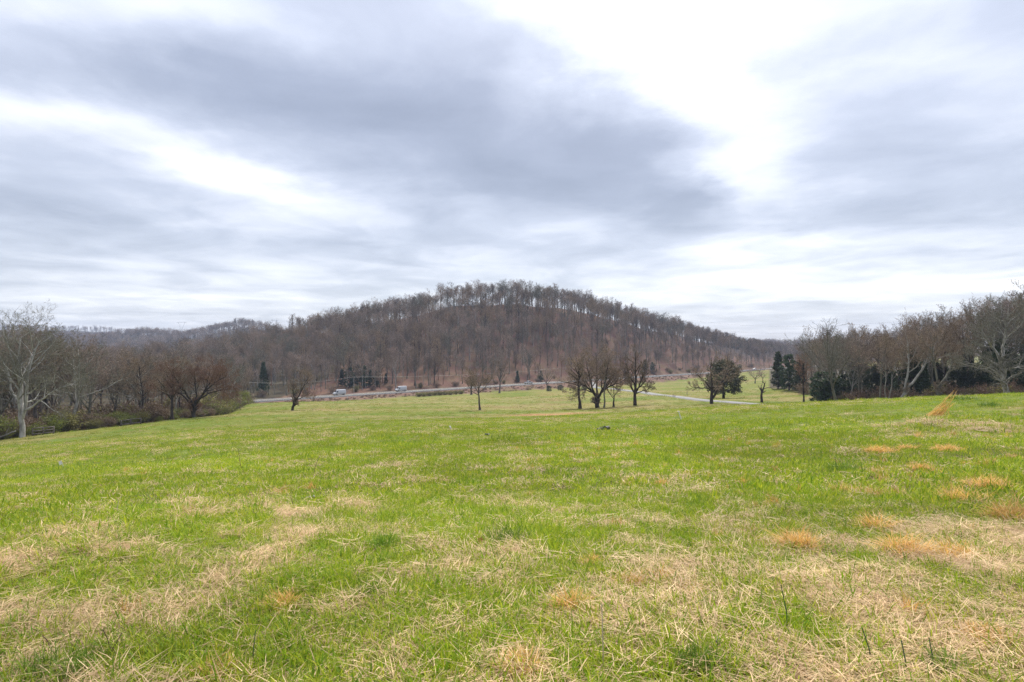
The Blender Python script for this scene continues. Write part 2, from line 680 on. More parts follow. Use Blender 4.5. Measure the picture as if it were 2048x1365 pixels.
def rust(x, y):
    def g(px, d, sx, sy):
        cx, cy = XY(px, d)
        return np.exp(-((x - cx) / sx) ** 2 - ((y - cy) / sy) ** 2)
    n = fbm(x / 3.0, y / 3.0, 61, 3)
    return np.clip((1.15 * g(1100, 93, 6.5, 6) + 0.5 * g(1180, 100, 6, 4)) * (0.4 + 1.1 * n), 0, 1)


def strawband(x, y):
    """the bleached strips: along the fold at left, by the mid field, at the far edge"""
    s = np.zeros_like(x)
    pts = [(-60, 20.5), (0, 23), (150, 27), (300, 31), (450, 33), (600, 35), (700, 38)]
    X = np.array([(p[0] - 1024) / F * p[1] for p in pts])
    Y = np.array([p[1] for p in pts])
    yy = np.interp(x, X, Y)
    s = np.maximum(s, np.exp(-((y - yy) / 1.6) ** 2) * sstep(-9, -13, x) * 0.9)

    def g(px, d, sx, sy, a):
        cx, cy = XY(px, d)
        return a * np.exp(-((x - cx) / sx) ** 2 - ((y - cy) / sy) ** 2)
    for a in [(1290, 40, 3.2, 0.9, 0.9), (1230, 38, 2.5, 0.8, 0.7), (1900, 21.5, 2.6, 1.0, 1.0), (1990, 19, 2.4, 1.0, 0.9), (900, 180, 60, 14, 0.45), (1000, 150, 25, 6, 0.5),
              (1150, 160, 25, 8, 0.4), (1420, 210, 18, 14, 0.3), (800, 90, 15, 6, 0.3), (250, 70, 8, 3, 0.5), (420, 60, 8, 3, 0.4), (700, 262, 40, 5, 0.5)]:
        s = np.maximum(s, g(*a))
    return np.clip(s * (0.5 + fbm(x / 2.0, y / 2.0, 71, 3)), 0, 1)


def lush_tree_shade(x, y):
    """lush strips below the field trees, their soft shade painted in as darker green"""
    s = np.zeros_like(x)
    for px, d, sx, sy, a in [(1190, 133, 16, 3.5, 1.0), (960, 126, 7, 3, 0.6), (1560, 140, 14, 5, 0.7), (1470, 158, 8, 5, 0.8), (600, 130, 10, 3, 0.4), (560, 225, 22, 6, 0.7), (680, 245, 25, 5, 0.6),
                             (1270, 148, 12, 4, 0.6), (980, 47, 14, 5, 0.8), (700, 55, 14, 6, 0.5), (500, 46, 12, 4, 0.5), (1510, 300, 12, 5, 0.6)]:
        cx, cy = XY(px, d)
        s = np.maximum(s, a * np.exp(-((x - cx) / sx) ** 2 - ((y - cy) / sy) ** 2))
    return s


GREEN = np.array([0.118, 0.132, 0.016])
LUSH = np.array([0.080, 0.122, 0.010])
STRAW = np.array([0.250, 0.205, 0.100])
RUST = np.array([0.300, 0.165, 0.070])
LITTER = np.array([0.120, 0.072, 0.047])
BANK = np.array([0.135, 0.085, 0.058])
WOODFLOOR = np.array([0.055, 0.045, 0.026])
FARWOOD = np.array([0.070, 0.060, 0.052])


def mixc(a, b, t):
    return a * (1 - t)[:, None] + b * t[:, None]


def ground_colour(x, y):
    r = np.hypot(x, y)
    u, v = uv_of(x, y)
    dry = dryness(x, y)
    c = np.tile(GREEN, (len(x), 1))
    c = mixc(c, LUSH, sstep(0.45, 0.1, dry) * 0.55)
    c = mixc(c, LUSH, lush_tree_shade(x, y) * 0.75)  # lush turf, with the trees' soft shade painted into the green
    c = mixc(c, STRAW, sstep(0.40, 0.95, dry) * (0.75 * sstep(30, 8, r) + 0.42))
    c = mixc(c, STRAW, strawband(x, y) * 0.8)
    olive = fbm(x / 26.0 + 9, y / 7.0, 63, 4)
    c = mixc(c, np.array([0.205, 0.170, 0.062]), sstep(.40, .66, olive) * .75 * sstep(25, 60, r))
    c = mixc(c, LUSH, sstep(.47, .30, olive) * .5 * sstep(25, 60, r))
    c = mixc(c, RUST, rust(x, y))
    # close by, soil and thatch, darkened to paint shade into gaps between the tufts
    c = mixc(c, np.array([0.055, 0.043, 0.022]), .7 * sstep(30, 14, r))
    # roadside bank with dead red-brown brush, then the leaf litter of the hill wood
    vn = v + (fbm(x / 12.0, y / 12.0, 77) - 0.5) * 7
    c = mixc(c, BANK * (0.75 + 0.5 * fbm(x / 3.0, y / 3.0, 79))[:, None], sstep(-19, -15.5, vn))
    c = mixc(c, LITTER * (0.7 + 0.6 * fbm(x / 6.0, y / 6.0, 81))[:, None], sstep(4, 8, v))
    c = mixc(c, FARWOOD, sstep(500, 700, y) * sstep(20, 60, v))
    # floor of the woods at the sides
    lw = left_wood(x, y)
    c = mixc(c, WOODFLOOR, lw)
    return c


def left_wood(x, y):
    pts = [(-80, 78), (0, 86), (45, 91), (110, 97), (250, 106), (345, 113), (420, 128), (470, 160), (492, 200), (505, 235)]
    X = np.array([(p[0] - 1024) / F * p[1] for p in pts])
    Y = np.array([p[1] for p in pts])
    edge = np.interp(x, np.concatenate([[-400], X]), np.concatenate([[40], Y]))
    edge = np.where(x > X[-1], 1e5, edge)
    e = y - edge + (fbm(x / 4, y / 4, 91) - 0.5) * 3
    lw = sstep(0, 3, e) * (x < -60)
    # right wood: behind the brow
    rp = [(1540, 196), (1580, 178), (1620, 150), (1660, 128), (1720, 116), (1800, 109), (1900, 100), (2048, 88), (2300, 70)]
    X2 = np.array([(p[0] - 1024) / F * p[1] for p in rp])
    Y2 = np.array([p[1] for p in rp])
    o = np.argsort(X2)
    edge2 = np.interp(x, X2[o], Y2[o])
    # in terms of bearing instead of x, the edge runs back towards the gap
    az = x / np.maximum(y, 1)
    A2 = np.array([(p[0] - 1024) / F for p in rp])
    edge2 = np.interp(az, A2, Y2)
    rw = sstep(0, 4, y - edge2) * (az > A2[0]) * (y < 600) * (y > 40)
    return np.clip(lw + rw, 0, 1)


def ground_material():
    m, nt, out = nodes_of("meadow_ground")
    L = nt.links.new
    at = nt.nodes.new("ShaderNodeAttribute")
    at.attribute_name = "gcol"
    geo = nt.nodes.new("ShaderNodeNewGeometry")

    def noise(scale, detail, rough, vec):
        n = nt.nodes.new("ShaderNodeTexNoise")
        n.inputs["Scale"].default_value = scale
        n.inputs["Detail"].default_value = detail
        n.inputs["Roughness"].default_value = rough
        L(vec, n.inputs["Vector"])
        return n.outputs["Fac"]

    def mr(x, a, b, c, d):
        n = nt.nodes.new("ShaderNodeMapRange")
        for i, q in zip((1, 2, 3, 4), (a, b, c, d)):
            n.inputs[i].default_value = q
        L(x, n.inputs[0])
        return n.outputs[0]

    pos = geo.outputs["Position"]
    n1 = noise(1.6, 8, 0.7, pos)
    n2 = noise(0.12, 8, 0.65, pos)
    n3 = noise(14.0, 5, 0.7, pos)
    f = nt.nodes.new("ShaderNodeMath")
    f.operation = 'MULTIPLY'
    L(mr(n1, 0.3, 0.7, 0.52, 1.48), f.inputs[0])
    L(mr(n3, 0.3, 0.7, 0.7, 1.3), f.inputs[1])
    sc = nt.nodes.new("ShaderNodeVectorMath")
    sc.operation = 'SCALE'
    L(at.outputs["Color"], sc.inputs[0])
    L(f.outputs[0], sc.inputs[3])
    # hue drift between yellow-green and blue-green
    hs = nt.nodes.new("ShaderNodeHueSaturation")
    L(mr(n2, 0.35, 0.65, 0.470, 0.520), hs.inputs["Hue"])
    L(mr(n1, 0.3, 0.7, 1.12, 0.85), hs.inputs["Saturation"])
    L(sc.outputs[0], hs.inputs["Color"])
    b = nt.nodes.new("ShaderNodeBsdfPrincipled")
    b.inputs["Roughness"].default_value = 0.95
    b.inputs["Specular IOR Level"].default_value = 0.1
    L(hs.outputs[0], b.inputs["Base Color"])
    bp = nt.nodes.new("ShaderNodeBump")
    bp.inputs["Strength"].default_value = 0.7
    bp.inputs["Distance"].default_value = 0.12
    L(n1, bp.inputs["Height"])
    L(bp.outputs[0], b.inputs["Normal"])
    L(b.outputs[0], out.inputs["Surface"])
    return m


def build_ground():
    a1 = np.radians(np.linspace(-56, 56, 420))
    a2 = np.radians(np.linspace(56, 304, 84))[1:-1]
    ang = np.concatenate([a1, a2])
    na = len(ang)
    r = [0.4]
    while r[-1] < 2340:
        g = 1.028 if r[-1] < 900 else 1.05
        r.append(r[-1] * g)
    r = np.array(r)
    nr = len(r)
    X = r[:, None] * np.sin(ang)[None]
    Y = r[:, None] * np.cos(ang)[None]
    x, y = np.concatenate([[0], X.ravel()]), np.concatenate([[0], Y.ravel()])
    z = ground_z(x, y)
    V = np.stack([x, y, z], -1)
    i = np.arange(na)
    i2 = (i + 1) % na
    tri = np.stack([np.zeros(na, int), 1 + i2, 1 + i], -1)
    q = []
    for k in range(nr - 1):
        q.append(np.stack([1 + k * na + i, 1 + k * na + i2, 1 + (k + 1) * na + i2, 1 + (k + 1) * na + i], -1))
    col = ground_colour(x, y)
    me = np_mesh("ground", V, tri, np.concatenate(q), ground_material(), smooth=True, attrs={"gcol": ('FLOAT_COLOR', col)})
    o = link("ground", me)
    tag(o, kind="structure")
    return o


build_ground()

# ------------------------------------------------------------------ road and drive
M_ASPHALT = solid("asphalt", (0.085, 0.085, 0.09), 0.85, var=0.15, scale=0.6)
M_WHITE_LINE = solid("line_paint", (0.62, 0.62, 0.58), 0.6, scale=3)
M_YELLOW_LINE = solid("yellow_line_paint", (0.55, 0.40, 0.06), 0.6, scale=3)
M_GRAVEL = solid("drive_gravel", (0.19, 0.185, 0.18), 0.9, var=0.25, scale=1.2, bump=0.3)
M_STEEL = solid("galvanised_steel", (0.30, 0.31, 0.32), 0.45, metal=0.6, var=0.1, scale=2)


def strip(name, centre, half, mat, parent=None, depth=0.8, kind=None):
    """a solid strip along a centre line of x,y,z points with skirts down into the ground"""
    c = np.asarray(centre, float)
    T = np.gradient(c[:, :2], axis=0)
    T /= np.linalg.norm(T, axis=1, keepdims=True)
    N = np.stack([-T[:, 1], T[:, 0]], 1)
    a = np.column_stack([c[:, :2] - N * half, c[:, 2]])
    b = np.column_stack([c[:, :2] + N * half, c[:, 2]])
    a0, b0 = a - [0, 0, depth], b - [0, 0, depth]
    a0[:, :2] -= N * depth * 0.5
    b0[:, :2] += N * depth * 0.5
    n = len(c)
    V = np.vstack([a0, a, b, b0])
    i = np.arange(n - 1)
    Q = np.concatenate([np.stack([k * n + i, k * n + i + 1, (k + 1) * n + i + 1, (k + 1) * n + i], -1) for k in range(3)])
    o = link(name, np_mesh(name, V, None, Q, mat), parent)
    if kind:
        tag(o, kind=kind)
    return o


us = np.linspace(-420, 900, 60)
road = strip("road", [(*road_pt(u), ROAD_Z) for u in us], 4.0, M_ASPHALT, kind="structure")


def flat_strip(name, v0, v1, mat, parent, z, u0=-420, u1=900, n=40):
    uu = np.linspace(u0, u1, n)
    A = np.array([(*road_pt(u, v0), z) for u in uu])
    B = np.array([(*road_pt(u, v1), z) for u in uu])
    i = np.arange(n - 1)
    Q = np.stack([i, i + 1, n + i + 1, n + i], -1)
    return link(name, np_mesh(name, np.vstack([A, B]), None, Q, mat), parent)


flat_strip("edge_line", -3.6, -3.4, M_WHITE_LINE, road, ROAD_Z + 0.006)
flat_strip("edge_line", 3.4, 3.6, M_WHITE_LINE, road, ROAD_Z + 0.006)
flat_strip("centre_line", -0.22, -0.08, M_YELLOW_LINE, road, ROAD_Z + 0.006)
flat_strip("centre_line", 0.08, 0.22, M_YELLOW_LINE, road, ROAD_Z + 0.006)

# guard rail along the near edge of the road
gr = bpy.data.objects.new("guard_rail", None)
COL.objects.link(gr)
gx, gy = road_pt(250, -4.7)
gr.location = (gx, gy, ROAD_Z - 0.1)
tag(gr, "long galvanised steel guard rail along the near edge of the road", "guard rail")
U0, U1 = 195, 470
prof = [(0.0, 0.47), (0.05, 0.53), (0.0, 0.60), (0.05, 0.67), (0.0, 0.73)]
rv, n = [], 30
for u in np.linspace(U0, U1, n):
    for dv, z in prof:
        x, y = road_pt(u, -4.7 - dv)
        rv.append((x - gx, y - gy, z))
k = len(prof)
link("rail", np_mesh("rail", rv, None, [[a * k + j, (a + 1) * k + j, (a + 1) * k + j + 1, a * k + j + 1] for a in range(n - 1) for j in range(k - 1)], M_STEEL), gr)
pm = MB().box((0, 0, 0.05), (0.12, 0.12, 1.3), math.atan2(RT[1], RT[0])).mesh("post", M_STEEL)
for u in np.arange(U0 + 1, U1, 5.0):
    x, y = road_pt(u, -4.60)
    link("post", pm, gr, (x - gx, y - gy, 0))

drive_px = [(1600, 812, 104), (1505, 807, 122), (1420, 802, 141), (1340, 793.5, 168), (1280, 785, 207), (1230, 779.5, 245), (1205, 773, 295), (1192, 766, 345), (1187, 762, 378)]
dp = np.array([XY(a, d) for a, b, d in drive_px])
# smooth the centre line
tt = np.linspace(0, len(dp) - 1, 70)
dc = np.stack([np.interp(tt, np.arange(len(dp)), dp[:, k]) for k in (0, 1)], 1)
for _ in range(6):
    dc[1:-1] = 0.25 * dc[:-2] + 0.5 * dc[1:-1] + 0.25 * dc[2:]
dz_ = ground_z(dc[:, 0], dc[:, 1])
for _ in range(4):
    dz_[1:-1] = 0.25 * dz_[:-2] + 0.5 * dz_[1:-1] + 0.25 * dz_[2:]
drive = strip("drive", np.column_stack([dc, dz_ + 0.16]), 1.9, M_GRAVEL, kind="structure", depth=0.6)

# ------------------------------------------------------------------ bare trees
B_GREY = bark("bark_grey_brown", (0.070, 0.057, 0.050), (0.185, 0.160, 0.142))
B_DARK = bark("bark_dark", (0.026, 0.021, 0.018), (0.075, 0.062, 0.052))
B_RED = bark("bark_red_brown", (0.165, 0.095, 0.062), (0.320, 0.195, 0.135))
B_PALE = bark("bark_pale", (0.15, 0.14, 0.12), (0.38, 0.36, 0.33), scale=2.2, hue=0.15)
B_WHITE = bark("bark_whitish", (0.17, 0.16, 0.145), (0.46, 0.445, 0.425), scale=2.0, hue=0.05)
B_LICHEN = bark("bark_lichen", (0.085, 0.082, 0.062), (0.21, 0.20, 0.155), hue=0.2)
B_OLIVE = bark("twig_olive", (0.075, 0.070, 0.034), (0.150, 0.130, 0.070))
B_TWIG = bark("twig_grey_brown", (0.150, 0.112, 0.088), (0.330, 0.262, 0.215), hue=0.35)
B_TWIGD = bark("twig_brown", (0.145, 0.106, 0.072), (0.320, 0.245, 0.170), hue=0.25)


def grow(rng, Pl, R, n, t0, t1, ang, angj, Lrel, fall, lj, trop, wob, m, rr, tipf=0.35, rmin=0.006, lmin=0.0):
    N, mp, _ = Pl.shape
    t = t0 + (t1 - t0) * ((np.arange(n)[None] + rng.random((N, n))) / n)
    f = t * (mp - 1)
    i = np.clip(f.astype(int), 0, mp - 2)
    fr = (f - i)[..., None]
    rows = np.arange(N)[:, None]
    a, b = Pl[rows, i], Pl[rows, i + 1]
    pos = (a * (1 - fr) + b * fr).reshape(-1, 3)
    tan = norm(b - a).reshape(-1, 3)
    ra = (R[rows, i] * (1 - fr[..., 0]) + R[rows, i + 1] * fr[..., 0]).reshape(-1)
    plen = np.linalg.norm(np.diff(Pl, axis=1), axis=-1).sum(1)
    ln = (plen[:, None] * Lrel * (1 - fall * (t - t0) / max(t1 - t0, 1e-6))).reshape(-1) * (1 + lj * rng.normal(size=N * n))
    ln = np.maximum(ln, lmin)
    ref = norm(np.cross(tan, np.array([0.31, 0.95, 0.08])))
    bi = np.cross(tan, ref)
    az = (np.arange(n)[None] * 2.399 + rng.random((N, 1)) * 6.28 + rng.normal(size=(N, n)) * 0.5).reshape(-1)
    an = ang + angj * rng.normal(size=N * n)
    perp = np.cos(az)[:, None] * ref + np.sin(az)[:, None] * bi
    d = norm(np.cos(an)[:, None] * tan + np.sin(an)[:, None] * perp)
    out = np.empty((N * n, m, 3))
    out[:, 0] = pos
    st = (ln / (m - 1))[:, None]
    for k in range(1, m):
        out[:, k] = out[:, k - 1] + d * st
        d = norm(d + wob * rng.normal(size=d.shape) + np.array([0, 0, trop]))
    r0 = np.maximum(ra * rr, rmin)
    RR = r0[:, None] * np.linspace(1, tipf, m)[None]
    return out, np.maximum(RR, rmin * 0.7)


def tree_mesh(seed, H, mats, stems=None, trunk_h=0.9, r=0.22, lean=(0, 0), limbs=(14, .42, .96, .75, .18, .42, .5), sub=(6, .65, .5), sub2=(5, .7, .5), sub3=None, twigs=(5, .7, .55),
              trop=0.10, wob=0.16, twig_w=0.03, droop=0.0, tilt=0.0, spread=1.0, name="tree"):
    """limbs = count, from, to, angle, jitter, length, fall-off;  sub.. = count, angle, length"""
    rng = np.random.default_rng(seed)
    if stems is None:
        m = 8
        t = np.linspace(0, 1, m)
        w = np.cumsum(rng.normal(size=(m, 2)) * 0.012, 0) * trunk_h
        w[0] = 0
        Pl = np.stack([lean[0] * t ** 1.2 + w[:, 0], lean[1] * t ** 1.2 + w[:, 1], t * trunk_h], -1)[None]
        R = (r / H * (1 - 0.72 * t ** 0.9))[None]
        R[:, 0] *= 1.35
    else:
        pls, rs = [], []
        m = 8
        for pts, ra, rb in stems:
            pts = np.asarray(pts, float)
            s = np.linspace(0, len(pts) - 1, m)
            q = np.stack([np.interp(s, np.arange(len(pts)), pts[:, k]) for k in range(3)], 1)
            q[1:-1] = 0.25 * q[:-2] + 0.5 * q[1:-1] + 0.25 * q[2:]
            q[1:-1] += rng.normal(size=(m - 2, 3)) * 0.006
            pls.append(q)
            rs.append(np.linspace(ra, rb, m) / H)
        Pl, R = np.array(pls), np.array(rs)
    levels_t, levels_c, tw = [(Pl, R, 8)], [], []
    n, t0, t1, an, aj, Lr, fl = limbs
    P1, R1 = grow(rng, Pl, R, n, t0, t1, an, aj, Lr, fl, 0.15, trop, wob * 0.8, 6, 0.62, rmin=0.02 / H)
    levels_t.append((P1, R1, 5))
    src, srcR = [(P1, R1)], None
    P2, R2 = grow(rng, P1, R1, sub[0], .22, 1.0, sub[1], .2, sub[2], .45, .2, trop * 0.6 - droop * .5, wob, 5, .6, rmin=0.014 / H)
    levels_c.append((P2, R2, 4))
    P3, R3 = grow(rng, P2, R2, sub2[0], .2, 1.0, sub2[1], .25, sub2[2], .4, .2, trop * .4 - droop, wob, 4, .62, rmin=0.010 / H)
    levels_c.append((P3, R3, 3))
    V, Tr, Q, nv = [], [], [], 0
    last, lastR = P3, R3
    if sub3:
        P4, R4 = grow(rng, P3, R3, sub3[0], .2, 1.0, sub3[1], .3, sub3[2], .4, .25, trop * .3 - droop, wob, 3, .6, rmin=0.007 / H)
        v, t = ribbons(P4, np.full(len(P4), twig_w * 1.15 / H), rng)
        V.append(v); Tr.append(t + nv); nv += len(v)
        last, lastR = P4, R4
        # stray shoots on the inner boughs too
    P5, _ = grow(rng, last, lastR, twigs[0], .1, 1.0, twigs[1], .3, twigs[2], .3, .3, 0.0, 0.2, 2, .6, rmin=0.005 / H)
    v, t = ribbons(P5, np.full(len(P5), twig_w / H), rng)
    V.append(v); Tr.append(t + nv); nv += len(v)
    for p, rad, s in levels_c:
        v, q = tubes(p, rad, s)
        V.append(v); Q.append(q + nv); nv += len(v)
    CV = np.vstack(V)
    TV, TQ, nt_ = [], [], 0
    for p, rad, s in levels_t:
        v, q = tubes(p, rad, s)
        TV.append(v); TQ.append(q + nt_); nt_ += len(v)
    TV = np.vstack(TV)
    top = np.percentile(CV[:, 2], 99.7)
    k = H / top
    kk = np.array([k * spread, k * spread, k])
    TV, CV = TV * kk, CV * kk
    TV[:, 2] -= 0.12
    tm = np_mesh(name + "_trunk", TV, None, np.vstack(TQ), mats[0], True)
    cm = np_mesh(name + "_crown", CV, np.vstack(Tr), np.vstack(Q), mats[1], True)
    return tm, cm


def place_tree(name, meshes, x, y, label, group=None, rz=0.0, sc=1.0, cat="tree", z=None, scz=None):
    o = bpy.data.objects.new(name, None)
    COL.objects.link(o)
    o.empty_display_size = 0.3
    o.location = (x, y, gz(x, y) if z is None else z)
    o.rotation_euler = (0, 0, rz)
    o.scale = (sc, sc, scz if scz else sc)
    tag(o, label, cat, group)
    link("trunk", meshes[0], o)
    link("crown", meshes[1], o)
    return o


FIELD = "trees standing in the field"


def where(px, table):
    for lim, phrase in table:
        if px < lim:
            return phrase
    return table[-1][1]


LEFT_AT = [(30, "left of the pale forked tree"), (115, "by the three-rail fence"), (230, "between the two rail fences"), (300, "by the second rail fence"), (360, "by the ivy-clad trunk"), (430, "by the rusty spreading tree"), (9999, "at the hedge's far end")]
RIGHT_AT = [(1640, "near the meadow gap"), (1720, "by the fan-crowned tree"), (1790, "by the pair of thin stems"), (1845, "by the low-forked pale tree"), (1930, "behind the orange leaning clump"), (2000, "left of the tall pale-trunked tree"), (9999, "by the right picture edge")]
HILL_AT = [(560, "by the tall cedar"), (665, "left of the vans"), (700, "behind the left van"), (770, "by the cedar clump"), (840, "behind the right van"), (930, "above the bank scrub"), (985, "above the lone oval tree"), (1040, "left of the pickup"), (1110, "above the pickup"),
           (1180, "left above the field cluster"), (1250, "above the field cluster"), (1330, "right above the field cluster"), (1410, "above the drive"), (1480, "above the round evergreen"), (9999, "near the far white car")]
CREST_AT = [(760, "on the left shoulder"), (880, "left of the summit"), (960, "just left of the summit"), (1060, "on the summit"), (1150, "just right of the summit"), (1250, "right of the summit"), (9999, "on the right shoulder")]
# --- the named trees of the field: built one by one -------------------------------------------
SPREADL = dict(trunk_h=.26, r=.42, limbs=(7, .62, 1.0, .72, .2, 2.3, .1), sub=(8, .62, .55), sub2=(7, .65, .5), sub3=(5, .65, .55), twigs=(4, .6, .7), trop=.07, wob=.17, droop=.035)
x, y = XY(45, 88)
place_tree("sycamore_tree", tree_mesh(11, 20.5, (B_WHITE, B_LICHEN), r=.52, stems=[
    ([(0, 0, -.01), (.0, 0, .12), (-.005, 0, .2), (-.03, 0, .34), (.0, .02, .5), (-.05, .03, .66), (-.06, 0, .82), (-.02, .0, .95)], .50, .10),
    ([(.0, 0, .19), (.05, -.02, .30), (.075, -.03, .42), (.11, -.04, .56), (.10, -.05, .70), (.13, -.02, .84), (.16, 0, .92)], .34, .08),
    ([(.05, -.02, .27), (.16, -.03, .33), (.28, -.05, .42), (.40, -.05, .47), (.52, -.06, .55)], .20, .05),
    ([(-.03, 0, .36), (-.10, 0, .42), (-.14, .02, .52), (-.13, .02, .62), (-.22, .03, .74), (-.28, 0, .82)], .22, .05)],
    limbs=(10, .3, 1.0, .8, .25, .40, .0), sub=(7, .7, .6), sub2=(6, .7, .55), sub3=(5, .7, .5), twigs=(4, .7, .6), trop=.05, wob=.22, twig_w=.03),
    x, y, "tall pale-barked bare tree with forked white trunk at the far left edge", FIELD)
x, y = XY(388, 114)
place_tree("spreading_tree", tree_mesh(23, 12.4, (B_DARK, B_RED), stems=[
    ([(0, 0, -.01), (.0, 0, .1), (.01, 0, .2), (.03, 0, .3)], .46, .3),
    ([(.01, 0, .17), (-.12, .03, .32), (-.22, .05, .42), (-.38, .06, .46), (-.58, .05, .49), (-.68, 0, .48)], .26, .05),
    ([(.02, 0, .22), (-.05, -.05, .36), (-.14, -.1, .52), (-.22, -.16, .7), (-.30, -.2, .84)], .24, .05),
    ([(.03, 0, .26), (.03, .04, .4), (-.02, .06, .6), (-.02, .1, .86)], .2, .05),
    ([(.03, 0, .24), (.16, -.05, .42), (.34, -.1, .55), (.50, -.1, .68), (.62, -.1, .74)], .25, .05),
    ([(.04, 0, .26), (.13, .08, .44), (.22, .14, .64), (.28, .18, .84)], .22, .05),
    ([(.1, -.02, .34), (.3, .0, .44), (.48, .05, .50), (.70, .05, .50)], .16, .04)],
    limbs=(10, .30, 1.0, .75, .25, .40, .35), sub=(8, .65, .6), sub2=(6, .65, .6), sub3=(5, .65, .55), twigs=(4, .6, .65), trop=.08, wob=.16, twig_w=.028),
    x, y, "broad low bare tree with rusty brown crown beside the left hedge", FIELD)
x, y = XY(345, 112.5)
place_tree("ivy_clad_tree", tree_mesh(29, 12.2, (B_DARK, B_TWIGD), trunk_h=.92, r=.33, limbs=(12, .35, .96, .7, .2, .42, .5), sub=(7, .65, .5), sub2=(6, .7, .5), sub3=(4, .7, .5), twigs=(4, .7, .6), wob=.2),
           x, y, "upright dark-trunked bare tree just left of the rusty spreading tree", FIELD, 1.0)
x, y = XY(585, 134)
place_tree("leaning_tree", tree_mesh(31, 10.2, (B_DARK, B_TWIGD), stems=[
    ([(0, 0, -.01), (.02, 0, .12), (.05, 0, .22), (.1, .02, .32)], .40, .26),
    ([(.06, 0, .24), (.16, .04, .4), (.26, .05, .6), (.36, .03, .8), (.44, 0, .97)], .24, .05),
    ([(.08, 0, .28), (.06, -.03, .45), (.03, -.05, .62), (.05, -.08, .80)], .16, .03),
    ([(.1, .02, .3), (.28, .05, .38), (.42, .0, .48)], .12, .03)],
    limbs=(10, .3, 1.0, .85, .25, .46, .3), sub=(7, .7, .55), sub2=(6, .7, .55), sub3=(4, .7, .5), twigs=(4, .7, .6), wob=.2, twig_w=.026),
    x, y, "thin bare tree leaning right, alone in the field left of the vans", FIELD)
x, y = XY(626, 222)
place_tree("thicket_tree", tree_mesh(37, 6.8, (B_DARK, B_RED), trunk_h=.2, r=.16, limbs=(7, .1, 1.0, .55, .2, 3.2, .1), sub=(6, .6, .5), sub2=(5, .6, .5), twigs=(4, .6, .6), twig_w=.03),
           x, y, "small many-stemmed bare tree at the field edge below the first van", FIELD)
x, y = XY(960, 129)
place_tree("oval_tree", tree_mesh(41, 11.0, (B_GREY, B_TWIGD), trunk_h=.62, r=.27, lean=(.0, .0), limbs=(13, .5, 1.0, .85, .2, .75, .25), sub=(8, .65, .52), sub2=(6, .7, .5), sub3=(4, .7, .5), twigs=(4, .7, .6), trop=.12, wob=.2, twig_w=.026),
           x, y, "lone bare tree with an oval crown left of the cluster of field trees", FIELD)
x, y = XY(1160, 135)
place_tree("straight_trunked_tree", tree_mesh(43, 13.6, (B_DARK, B_TWIGD), trunk_h=.9, r=.42, limbs=(14, .42, .98, .8, .2, .45, .4), sub=(7, .65, .5), sub2=(6, .7, .5), sub3=(4, .7, .5), twigs=(4, .7, .6), droop=.04),
           x, y, "bare tree with straight stout trunk, leftmost of the field cluster", FIELD)
x, y = XY(1195, 136)
place_tree("forked_tree", tree_mesh(47, 15.3, (B_DARK, B_TWIGD), stems=[
    ([(0, 0, -.01), (0, 0, .08), (-.01, 0, .16), (-.02, 0, .2)], .62, .46),
    ([(-.01, 0, .17), (-.07, .03, .26), (-.15, .05, .35), (-.28, .04, .42), (-.42, .02, .45)], .36, .07),
    ([(-.03, 0, .2), (-.10, -.06, .36), (-.16, -.1, .56), (-.20, -.1, .8)], .32, .06),
    ([(0, 0, .17), (.07, -.02, .28), (.12, -.04, .42), (.16, 0, .62), (.2, .0, .86)], .38, .06),
    ([(.07, 0, .27), (.18, .06, .40), (.30, .1, .52), (.40, .1, .66)], .28, .05),
    ([(.08, 0, .3), (.2, -.08, .38), (.34, -.12, .44), (.44, -.12, .5)], .2, .05),
    ([(-.08, .02, .27), (-.2, -.06, .32), (-.34, -.08, .32), (-.46, -.1, .27)], .18, .04),
    ([(0, .02, .25), (.0, .1, .45), (.02, .14, .7), (.0, .16, .95)], .28, .05)],
    limbs=(10, .3, 1.0, .75, .25, .42, .35), sub=(8, .65, .58), sub2=(6, .65, .55), sub3=(5, .65, .55), twigs=(4, .6, .65), trop=.05, droop=.03, wob=.18, twig_w=.028),
    x, y, "largest tree of the field cluster, trunk forking low into a wide dark crown", FIELD)
x, y = XY(1208, 134.5)
place_tree("slim_tree", tree_mesh(53, 14.0, (B_LICHEN, B_TWIGD), trunk_h=.92, r=.24, limbs=(12, .5, .98, .7, .2, .35, .4), sub=(6, .65, .5), sub2=(6, .7, .5), sub3=(3, .7, .5), twigs=(4, .7, .6)),
           x, y, "slim straight grey trunk right beside the forked tree of the cluster", FIELD)
x, y = XY(1227, 136)
place_tree("small_branched_tree", tree_mesh(59, 8.6, (B_DARK, B_RED), trunk_h=.3, r=.28, limbs=(6, .7, 1.0, .6, .2, 1.7, .1), sub=(7, .65, .5), sub2=(6, .65, .5), sub3=(4, .65, .5), twigs=(4, .6, .6), wob=.2),
           x, y, "small low-forking tree in the middle right of the field cluster", FIELD)
x, y = XY(1270, 137)
place_tree("upright_tree", tree_mesh(61, 14.6, (B_DARK, B_TWIGD), stems=[
    ([(0, 0, -.01), (0, 0, .1), (.0, 0, .25), (-.01, 0, .42), (.01, 0, .62), (.0, 0, .9)], .50, .08),
    ([(0, 0, .2), (-.06, .02, .32), (-.1, .03, .5), (-.15, .0, .72)], .26, .05),
    ([(.01, 0, .22), (.07, -.02, .34), (.14, -.04, .52), (.18, 0, .7)], .24, .05),
    ([(0, 0, .2), (.12, .0, .26), (.22, 0, .27), (.3, .0, .33)], .14, .03)],
    limbs=(11, .3, 1.0, .75, .2, .32, .35), sub=(8, .65, .55), sub2=(6, .65, .5), sub3=(4, .65, .55), twigs=(4, .6, .65), trop=.1),
    x, y, "tall bare tree standing at the right end of the field cluster", FIELD)
x, y = XY(1423, 125)
